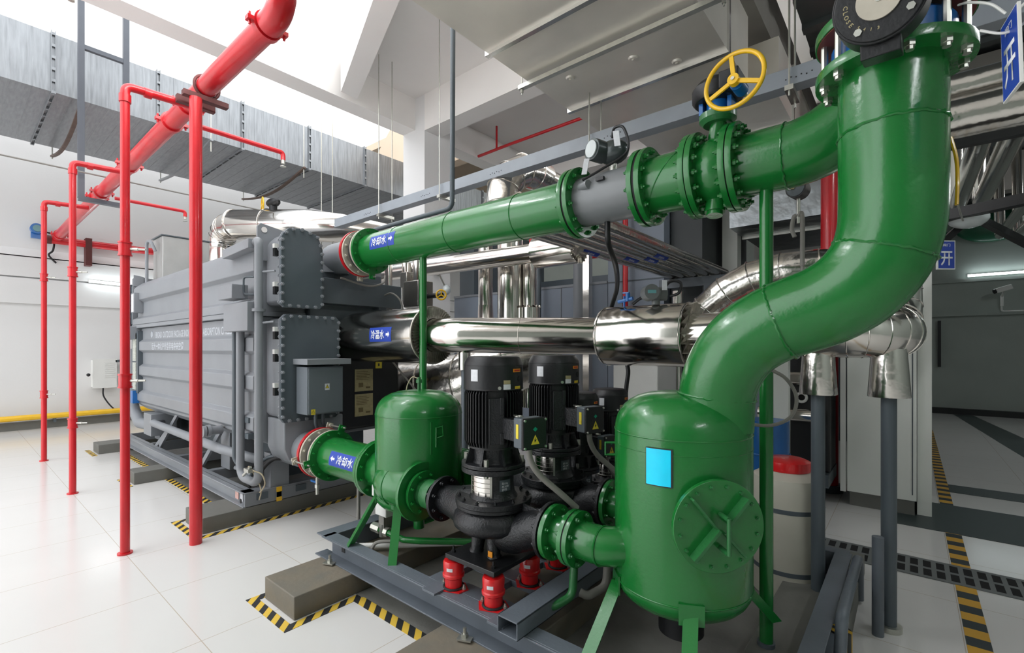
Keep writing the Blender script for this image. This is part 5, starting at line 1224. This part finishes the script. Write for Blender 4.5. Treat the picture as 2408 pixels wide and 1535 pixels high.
MB().tube(smooth_path([(-4.42, 3.08, 2.18), (-4.3, 3.1, 2.2), (-4.18, 3.12, 2.12), (-4.12, 3.12, 1.98)]), .010, 8).tube(smooth_path([(-4.3, 2.5, 2.30), (-4.3, 2.8, 2.25), (-4.32, 3.0, 2.30), (-4.42, 3.1, 2.40)]), .010, 8).build('cable', PVC, t)
# large creased stainless vessel behind the tanks
t = thing('stainless_smoke_duct', 'large creased stainless duct low down behind the smaller green tank', 'duct', (-4.3, 4, .8))
MB().tube([(-5.0, 3.75, 1.1), (-4.4, 3.75, 1.12), (-3.9, 3.85, 1.2), (-3.4, 4.1, 1.45), (-3.0, 4.4, 1.6)], [.36, .36, .36, .33, .28], 32).build('duct', STEELD, t)
for q in ((-4.4, 3.75, 1.12), (-3.9, 3.85, 1.2), (-3.4, 4.1, 1.45)): seam(t, q, (1, .25, .2), .365 if q[0] < -3.6 else .335, .006, STEELD)
MB().box(-4.6, -4.4, 3.6, 3.9, 0, .8).box(-3.7, -3.5, 3.85, 4.1, 0, 1.0).build('support', GREYD, t)
o = MB().cyl((-4.15, 2.95, 1.52), (-3.72, 3.2, .95), .010, n=8).build('grey_cable', PVC); tag(o, 'thin grey cable slanting down behind the smaller green tank', 'cable')
# rack of parallel stainless tubes with blue labels
for i, x in enumerate((-2.48, -2.33, -2.17, -2.02, -1.88)):
    labs = ('lowest and leftmost', 'second from the left', 'middle', 'second from the right', 'rightmost and topmost')
    t = thing('rack_tube', 'stainless tube in the rack behind the flow meter, %s of five' % labs[i], 'pipe', (x, 5, 2.6), 'stainless rack tubes behind the flow meter')
    MB().cyl((x, 2.95, 2.6), (x, 6.6, 2.6), .055, n=24).build('tube', STEELD, t)
    if 0 < i < 4 or i == 0:
        y0 = (4.15, 4.75, 4.9, 4.8, 0)[i]
        b = MB(); f = lambda u, v, e=.001: V((x + (.055 + e) * math.sin(v / .055 + .5), y0 + u, 2.6 - (.055 + e) * math.cos(v / .055 + .5)))
        patch(t, lambda u, v: f(u, v), .30, .06, BLUELBL, 'label', 2, 6); lettering('冷却水', .03, lambda u, v: f(u, v, .002), TEXTW, t, 'lettering', width=.14, cuts=4)
t = thing('rack_bracket', 'grey steel crossbar and legs holding the rack of stainless tubes', 'bracket', (-2.1, 6.35, 0))
MB().box(-2.65, -1.6, 6.3, 6.38, 2.42, 2.54).build('crossbar', SKID, t); MB().box(-2.05, -1.93, 6.3, 6.4, 0, 2.42).build('leg', SKID, t)
for x in (-2.35, -1.75):
    o = MB().cyl((x, 6.2, 0), (x, 6.2, 2.36), .07, n=20).build('stainless_standpipe', STEEL); tag(o, 'stainless standpipe under the tube rack, %s one' % ('left' if x < -2 else 'right'), 'pipe', 'standpipes under the tube rack')

# ================================================================ OVERHEAD: duct, tray, rods
t = thing('wrapped_duct', 'huge flat metal duct overhead at top centre with bright creases', 'duct', (-2.05, 3, 4.2))
b = MB(); 
for (y0, y1) in ((.5, 1.75), (1.75, 3.07), (3.07, 4.38), (4.38, 5.05)):
    b.box(-2.85, -1.22, y0, y1, 4.2, 4.85)
b.build('casing', GALVW, t)
for y in (1.75, 3.07, 4.38): MB().box(-2.87, -1.2, y - .022, y + .022, 4.172, 4.87).build('standing_seam', mat('bright_seam_metal', (.75, .75, .73), .2, .9) if 'bright_seam_metal' not in MATS else MATS['bright_seam_metal'], t)
for x, y in ((-1.9, 3.95), (-1.62, 4.25), (-2.5, 3.85), (-1.72, 3.7)): MB().cyl((x, y, 4.185), (x, y, 4.2), .035, .045, n=16).cyl((x, y, 4.175), (x, y, 4.185), .012, n=8).build('insulation_pin', GALVW, t)
t = thing('strut_hanger', 'pale steel strut channel crossing under the huge flat duct', 'hanger', (-2.05, 3.6, 4.14))
MB().box(-2.93, -1.0, 3.58, 3.63, 4.125, 4.165).build('strut', ZINC, t)
for x in (-2.90, -1.03): MB().cyl((x, 3.605, 4.07), (x, 3.605, 6.05), .007, n=8).cyl((x, 3.605, 4.09), (x, 3.605, 4.12), .016, n=6).build('rod', ZINC, t)
t = thing('wrapped_duct', 'second flat metal duct farther back over the pumps', 'duct', (-1.5, 9, 4.1))
MB().box(-2.5, -1.0, 5.3, 15.9, 4.1, 4.7).build('casing', GALVW, t)
for y in (6.0, 7.3, 8.6, 10): MB().box(-2.52, -.98, y - .02, y + .02, 4.08, 4.72).build('standing_seam', MATS['bright_seam_metal'], t)
t = thing('creased_duct', 'dull creased metal duct seen under the curved green pipe', 'duct', (-1.3, 7, 3.25))
b = MB(); b.box(-1.9, -.3, 6.9, 9.0, 3.25, 3.95); b.build('casing', mat('dull_creased_foil', (.35, .38, .40), .3, .85, .15, 3, .6, 5), t)
MB().box(-1.92, -.28, 7.6, 7.64, 3.22, 3.97).build('standing_seam', ZINC, t)
t = thing('cable_tray', 'long pale grey cable trunking hung level in front of the white column', 'trunking', (-3.5, 4.3, 3.7))
b = MB(); b.box(-7.5, .6, 4.24, 4.38, 3.66, 3.80); b.build('trunking', mat('trunking_paint', (.30, .33, .365), .45), t, bevel=.004)
b = MB()
for x in (-6.6, -5.2, -3.9, -2.35, -.75):
    for k in range(6): b.cyl((x + k * .035, 4.235, 3.71 + .01 * (k % 2)), (x + k * .035, 4.24, 3.71 + .01 * (k % 2)), .005, n=6)
b.build('perforations', TEXTK, t)
for x in (-6.15, -4.78, -2.50, -.72):
    MB().box(x - .03, x + .03, 4.18, 4.46, 3.60, 3.64).build('hanger_strap', ZINC, t)
    b = MB()
    for y in (4.20, 4.44): b.cyl((x, y, 3.56), (x, y, 4.2 if -2.8 < x < -1.3 else 6.04), .0075, n=8)
    b.build('rod', ZINC, t)
o = MB().tube(rounded([(-3.11, 2.9, 6.0), (-3.13, 2.9, 2.855), (-4.4, 2.9, 2.85)], .07, 6), .022, 16).build('conduit', GREYD); tag(o, 'dark grey conduit hanging down left of the huge flat duct and bending left', 'conduit')
o = MB().cyl((-5.9, 7.0, 5.55), (-3.0, 7.0, 5.55), .028, n=12).cyl((-7.0, 7.0, 5.53), (-5.9, 7.0, 5.55), .028, n=12).cyl((-6.27, 7, 5.55), (-6.27, 7, 6.0), .02, n=10).build('sprinkler_pipe', RED); tag(o, 'thin red sprinkler pipe under the ceiling right of the white column', 'pipe')
for i, x in enumerate((-8.6, -8.2)):
    o = MB().cyl((x, 4.6, 3.3), (x, 4.6, 8.9), .009, n=8).build('hanger_rod', ZINC); tag(o, 'thin steel rod hanging left of the white column, %s of a pair' % ('left' if i == 0 else 'right'), 'rod', 'thin hanging rods')
for y, z in ((4.3, 5.7), (6.0, 5.7)):
    pass
# ceiling lamp cages etc
t = thing('explosion_proof_lamp', 'small bulb lamp on a bracket on the white column', 'lamp', (-6.45, 5.7, 2.75))
MB().cyl((-6.51, 5.60, 2.98), (-6.40, 5.62, 2.92), .04).cyl((-6.40, 5.62, 2.92), (-6.40, 5.74, 2.74), .015).build('bracket', ZINC, t); MB().sphere((-6.38, 5.78, 2.66), .075, 16, (1, 1, 1.2)).build('globe', GLASS, t)

# ================================================================ BACKGROUND MACHINES
t = thing('grey_equipment_enclosure', 'low blue-grey sheet metal enclosure behind the stainless risers', 'machine', (-5, 7.5, 0))
b = MB(); b.box(-6.95, -3.55, 6.5, 9.0, 0, 2.63); b.build('casing', SHEET, t)
b = MB()
for x in (-6.1, -5.25, -4.4): b.box(x - .006, x + .006, 6.49, 6.5, .1, 2.6)
b.box(-6.95, -3.55, 6.485, 6.5, 2.60, 2.64); b.build('panel_joint', GREY, t)
b = MB(); b.box(-6.9, -3.6, 8.6, 8.9, 2.63, 3.1); b.box(-6.9, -6.5, 6.6, 8.9, 2.63, 4.0); b.build('dark_top_unit', GREYD, t)
for x in (-4.75, -3.95): MB().cyl((x, 6.35, 0), (x, 6.35, 3.3), .045 if x < -4.5 else .10, n=20).build('upright_pipe', GREY if x > -4.5 else GREYD, t)
t = thing('grey_equipment_enclosure', 'tall blue-grey sheet metal enclosure behind the tube rack', 'machine', (-3.1, 7.5, 0))
MB().box(-3.54, -2.66, 6.5, 9.0, 0, 3.75).build('casing', SHEET, t); MB().box(-3.3, -3.285, 6.49, 6.5, .1, 3.7).box(-3.54, -2.66, 6.49, 6.5, 2.6, 2.615).build('panel_joint', GREYD, t)
t = thing('dark_equipment_enclosure', 'dark grey equipment block beneath the green flanges in the background', 'machine', (-2.1, 7.6, 0))
MB().box(-2.64, -2.2, 6.7, 9.0, 0, 3.9).box(-2.64, -1.0, 9.2, 9.6, 0, 2.9).build('casing', mat('dark_grey_casing', (.035, .042, .045), .5), t)  # casing in its own even dark grey
o = MB().box(-2.14, -1.93, 7.4, 7.6, 0, 4.1).build('steel_column', CABW); tag(o, 'pale grey column beneath the green valve in the background', 'column')
t = thing('panelled_partition', 'partition with a pale panelled band above a dark base behind the green post', 'partition', (-1.1, 10.1, 0))
MB().box(-2.3, .0, 10.0, 10.2, 2.9, 3.9).build('pale_band', CEILW, t); MB().box(-2.3, .0, 10.02, 10.2, 0, 2.9).build('dark_base', GREYD, t)
o = MB().tube([(-6.3, 8.2, 3.45), (-3.0, 8.2, 3.40)], .05, 12).build('red_background_pipe', RED); tag(o, 'red pipe crossing over the low blue-grey enclosure in the background', 'pipe')
for i, (x, y) in enumerate(((-4.55, 5.9), (-3.15, 6.3))):
    o = MB().cyl((x, y, 0), (x, y, 3.9), .038, n=14).build('red_drop_pipe', RED); tag(o, 'vertical red pipe in front of the %s blue-grey enclosure' % ('low' if i == 0 else 'tall'), 'pipe', 'vertical red pipes in the background')
o = MB().box(-3.62, -3.52, 5.9, 6.0, 0, 3.3).build('perforated_post', STEEL); tag(o, 'shiny perforated steel post between the two blue-grey enclosures', 'post')
o = MB().box(-2.92, -2.33, 5.5, 6.1, 0, 1.52).build('white_cabinet', WHITE, bevel=.01); tag(o, 'low white cabinet behind the black pumps under the bright pipe', 'cabinet')
t = thing('red_riser_pipe', 'thick dark red riser pipe between the green S bend and the dials', 'pipe', (-.70, 6.4, 0))
MB().cyl((-.70, 6.40, 0.02), (-.70, 6.40, 5.0), .085, n=28).build('pipe', RED, t); MB().cyl((-.7, 6.4, 0), (-.7, 6.4, .08), .13).build('base', GREYD, t)
t = thing('dial_gauge', 'round digital gauge on a coiled grey siphon beneath the green rising bend', 'gauge', (-.5, 3.4, 2.1))
MB().cyl((-.515, 3.36, 2.565), (-.53, 3.28, 2.565), .056, n=32).build('case', BLACK, t); MB().cyl((-.53, 3.28, 2.565), (-.5305, 3.277, 2.565), .048, n=32).build('dial', GREYD, t)
MB().box(-.560, -.535, 3.272, 3.276, 2.56, 2.585).build('display', PAPER, t)
MB().cyl((-.52, 3.32, 2.36), (-.52, 3.32, 2.52), .010).build('stem', ZINC, t)
MB().tube(smooth_path([(-.52, 3.32, 2.40), (-.51, 3.32, 2.42), (-.50, 3.32, 2.38), (-.50, 3.32, 2.1)]), .013, 10).tube(smooth_path([(-.54, 3.32, 2.28), (-.555, 3.32, 2.33), (-.545, 3.32, 2.40), (-.53, 3.32, 2.41)]), .012, 10).cyl((-.50, 3.32, 2.1), (-.50, 3.34, 1.8), .010).build('siphon_tube', PVC, t)

# ================================================================ RIGHT SIDE
t = thing('chemical_barrel', 'tall white plastic barrel with a red lid and two dark straps', 'barrel', (-.63, 3.60, 0))
c = V((-.63, 3.60, 0))
MB().lathe(c, UP, [(.205, .005), (.212, .03), (.212, .70), (.20, .76), (.13, .80), (.125, .83)], 48).build('body', PVCW, t)
MB().lathe(c, UP, [(.135, .80), (.14, .82), (.135, .86), (.10, .875)], 40).build('lid', REDBRIGHT, t)
for z in (.18, .57): MB().cyl(c + UP * (z - .014), c + UP * (z + .014), .2135, n=48).build('strap', GREYD, t)
t = thing('white_cabinet', 'tall white cabinet by the pale column in the right hall', 'cabinet', (-.23, 6.3, 0))
MB().box(-.50, .045, 5.95, 6.7, .14, 2.1).build('body', CABW, t, bevel=.006); MB().box(-.48, .03, 5.97, 6.65, 0, .14).build('plinth', PLINTH, t)
MB().box(-.20, -.193, 5.945, 5.95, .2, 2.05).build('door_gap', GREYD, t); MB().box(.01, .018, 5.945, 5.95, .2, 2.05).build('door_gap', GREYD, t)
MB().box(-.555, -.51, 5.92, 5.98, .14, 2.1).build('edge_post', WHITE, t)
o = MB().cyl((-1.0, 4.85, 0.01), (-1.0, 4.85, .95), .17, n=32).torus((-1.0, 4.85, .35), UP, .172, .008).torus((-1.0, 4.85, .65), UP, .172, .008).build('blue_drum', BLUE); tag(o, 'blue drum behind the green post to the right of the big tank', 'drum')
t = thing('burner_unit', 'machine with stainless pipes and a black body seen between the two grey support posts', 'machine', (-.9, 6.2, 0))
MB().box(-1.25, -.62, 5.7, 6.2, .35, 1.6).build('body', BLACK, t, bevel=.02)
for z in (1.30, .92): MB().cyl((-1.25, 5.62, z), (-.66, 5.62, z), .07, n=24).build('pipe', STEEL, t)
MB().torus((-.86, 5.66, 1.1), (0, 1, 0), .045, .014, 24, 8).build('eye', WHITE, t)
MB().box(-1.25, -.62, 5.6, 6.25, .22, .35).build('frame', GREYD, t); MB().box(-1.2, -.7, 5.7, 6.1, 0, .22).build('foot', GREYD, t)
o = MB().box(-1.05, -.90, 5.2, 5.3, 0, 2.2).build('grey_upright', CABW); tag(o, 'pale grey upright to the left of the machine between the support posts', 'post')
o = MB().box(-1.75, -1.15, 6.3, 7.0, 0, 1.9).build('grey_locker', SHEET); tag(o, 'blue-grey locker seen through the loop of the big green S bend', 'cabinet')
o = MB().tube(smooth_path([(-.50, 2.5, 1.50), (-.44, 2.5, 1.46), (-.40, 2.5, 1.38), (-.42, 2.5, 1.29), (-.50, 2.5, 1.24), (-.60, 2.47, 1.24), (-.68, 2.42, 1.25)]), .008, 8).build('looped_hose', PVC); tag(o, 'grey hose looping beside the top of the big green tank', 'hose')
# grating and drain
t = thing('floor_grating', 'dark floor drain grating crossing the right hall floor', 'grating', (1, 4.6, 0))
b = MB().box(-.70, 3.6, 4.40, 4.78, .001, .006); b.build('frame', mat('grating_grey', (.16, .17, .17), .5, .2), t)
b = MB()
for k in range(58):
    x = -.66 + k * .073
    for y in (4.44, 4.61): b.box(x, x + .045, y, y + .13, .006, .0065)
b.build('slots', mat('slot_black', (.003, .003, .003), .9), t)
# grey tube rail at bottom right with a small striped bollard
o = MB().tube(rounded([(-.25, 3.7, .02), (-.25, 3.7, .30), (-.25, 2.75, .33), (-.25, 2.55, .02)], .12, 8), .026, 16).build('grey_rail', SKID); tag(o, 'bent grey pipe rail beside the skid end at the bottom right', 'rail')
o = MB().cyl((-.14, 3.35, .0), (-.14, 3.35, .55), .028, n=16).build('grey_stub_post', SKID); tag(o, 'short grey stub post left of the right support post', 'post')
o = MB().cyl((-.275, 2.95, 0), (-.275, 2.95, .16), .05, n=24).build('striped_bollard', stripe_mat('bollard_stripe', 1, 2, .12, (.6, .36, .03), (.03, .035, .035))); tag(o, 'small yellow and black striped bollard beside the skid end', 'bollard')
# overhead steel pipes at the right edge
t = thing('overhead_stainless_pipe', 'upper of two thick stainless pipes passing behind the big riser', 'pipe', (1, 3.6, 3.0), 'thick stainless pipes at the right edge')
MB().cyl((-.2, 3.65, 3.05), (2.5, 3.65, 3.05), .09, n=36).build('cladding', STEELD, t)
t = thing('overhead_stainless_pipe', 'lower of two thick stainless pipes passing behind the big riser', 'pipe', (1, 3.4, 2.83), 'thick stainless pipes at the right edge')
MB().cyl((-.2, 3.42, 2.80), (2.5, 3.42, 2.80), .105, n=36).build('cladding', STEELD, t)
t = thing('black_angle_frame', 'black steel bracing frame under the overhead pipes at right', 'frame', (.8, 4.5, 2.6))
MB().box(-.1, 3, 3.28, 3.33, 2.62, 2.66).build('beam', BLACK, t)
MB().bar((.10, 5.3, 2.68), (1.4, 4.9, 2.74), .10, .08).build('beam', BLACK, t)
MB().bar((.36, 5.5, 2.74), (.95, 5.9, 2.32), .06, .05).build('brace', BLACK, t); MB().bar((.42, 5.5, 2.74), (.10, 5.4, 2.38), .06, .05).build('brace', BLACK, t)
for i, x in enumerate((.36, .52, .86, 1.02)):
    o = MB().tube(rounded([(x, 3.88, 3.02)] + [(x, 6.4 if i < 2 else 8.5, 3.02)] + [(x, 6.6 if i < 2 else 8.7, 4.2)], .05), .065 if i < 2 else .05, 24).build('ceiling_stainless_pipe', STEEL); tag(o, 'stainless ceiling pipe receding at the right edge, %s of four' % ('leftmost', 'second from left', 'third from left', 'rightmost')[i], 'pipe', 'receding ceiling pipes at right')
t = thing('caged_lamp', 'clear bulkhead lamp where the black braces meet at right', 'lamp', (.4, 5.2, 2.6))
MB().sphere((.36, 5.35, 2.66), .10, 18, (1.3, 1, .8)).build('globe', GLASS, t); MB().cyl((.30, 5.4, 2.70), (.14, 5.2, 2.76), .02).build('stem', ZINC, t)
# hanging signs
def sign(name, lab, c, ex, ey, w_, h_, small=None):
    t = thing(name, lab, 'sign', c); c = V(c); ex = V(ex).normalized(); ey = V(ey).normalized(); n = ex.cross(ey)
    MB().obox(c, ex * w_ / 2, n * .004, ey * h_ / 2).build('plate', WHITE, t, bevel=.0008)
    MB().obox(c, ex * (w_ / 2 - .004), n * .0046, ey * (h_ / 2 - .004)).build('blue_field', BLUELBL, t)
    for s_ in (1, -1):
        MB().obox(c, ex * (w_ / 2 - .006), n * .0048, ey * (h_ / 2 - .006)) if False else None
        lettering('开', h_ * .50, lambda u, v: c + ex * u * s_ + ey * (v - h_ * .12) + n * .0053 * s_, TEXTW, t, 'lettering', width=w_ * .66, bold=.0006)
        lettering('阀门', h_ * .10, lambda u, v: c + ex * u * s_ + ey * (v + h_ * .34) + n * .0053 * s_, TEXTW, t, 'lettering', width=w_ * .4)
    return t
sa_ = sign('valve_sign', 'blue and white hanging valve sign in profile at the upper right edge', (.212, 1.872, 2.405), (.168, -.986, .06), (-.02, .05, 1), .115, .22)
MB().tube(smooth_path([(.20, 1.87, 2.52), (.17, 1.87, 2.56), (.13, 1.9, 2.60), (.11, 1.95, 2.63)]), .0035, 6).tube(smooth_path([(.21, 1.87, 2.50), (.24, 1.86, 2.53), (.245, 1.86, 2.49), (.22, 1.87, 2.47), (.19, 1.87, 2.47), (.15, 1.88, 2.50)]), .0035, 6).build('cable_tie', WHITE, sa_)
sb_ = sign('valve_sign', 'small blue and white hanging sign at the right side of the S bend', (.110, 2.64, 1.985), (.75, .66, 0), (0, 0, 1), .075, .118)
t = thing('yellow_chain_wheel', 'thin yellow chain wheel edge showing at the right side of the big riser', 'wheel', (.125, 2.35, 2.2))
MB().tube(smooth_path([(.125, 2.30, 2.11), (.128, 2.32, 2.2), (.125, 2.32, 2.28), (.11, 2.32, 2.36)]), .006, 8).build('rim', YELLOW, t)
MB().tube([(.128, 2.30, 2.11), (.15, 2.45, 2.08), (.155, 2.55, 2.10)], .003, 6).build('wire', ZINC, t)
# camera on far wall, conduit, doors of the far wall
t = thing('security_camera', 'white security camera on a bracket on the far right wall', 'camera', (1.64, 15.8, 2.8))
MB().bar((1.50, 15.55, 2.93), (1.76, 15.62, 3.02), .12, .11).build('body', WHITE, t, bevel=.01); MB().cyl((1.64, 15.6, 2.95), (1.64, 15.9, 2.82), .02).cyl((1.64, 15.9, 2.85), (1.64, 15.9, 2.6), .03).build('bracket', WHITE, t)
MB().cyl((1.50, 15.545, 2.925), (1.47, 15.535, 2.915), .05).build('lens', BLACK, t)
o = MB().tube(rounded([(1.64, 15.95, 2.6), (1.64, 15.95, 2.48), (4.5, 15.95, 2.46)], .05, 4), .018, 8).build('wall_conduit', WHITE); tag(o, 'white conduit running right from the security camera on the far wall', 'conduit')
o = MB().box(.52, .58, 15.9, 15.96, 1.15, 2.3).build('dark_wall_strip', BLACK); tag(o, 'narrow black vertical strip on the far wall beside the pale column', 'strip')
GS = mat('green_painted_dome', (.012, .10, .05), .35)
for i, (x, z, r) in enumerate(((1.45, 4.5, .55), (.25, 4.3, .45))):
    o = MB().sphere((x, 16 - r * .4, z), r, 28, (1.15, .4, .7)).build('green_vessel_end', GS); tag(o, 'rounded green shape high on the far wall behind the black braces, %s one' % ('right' if i == 0 else 'left'), 'vessel')
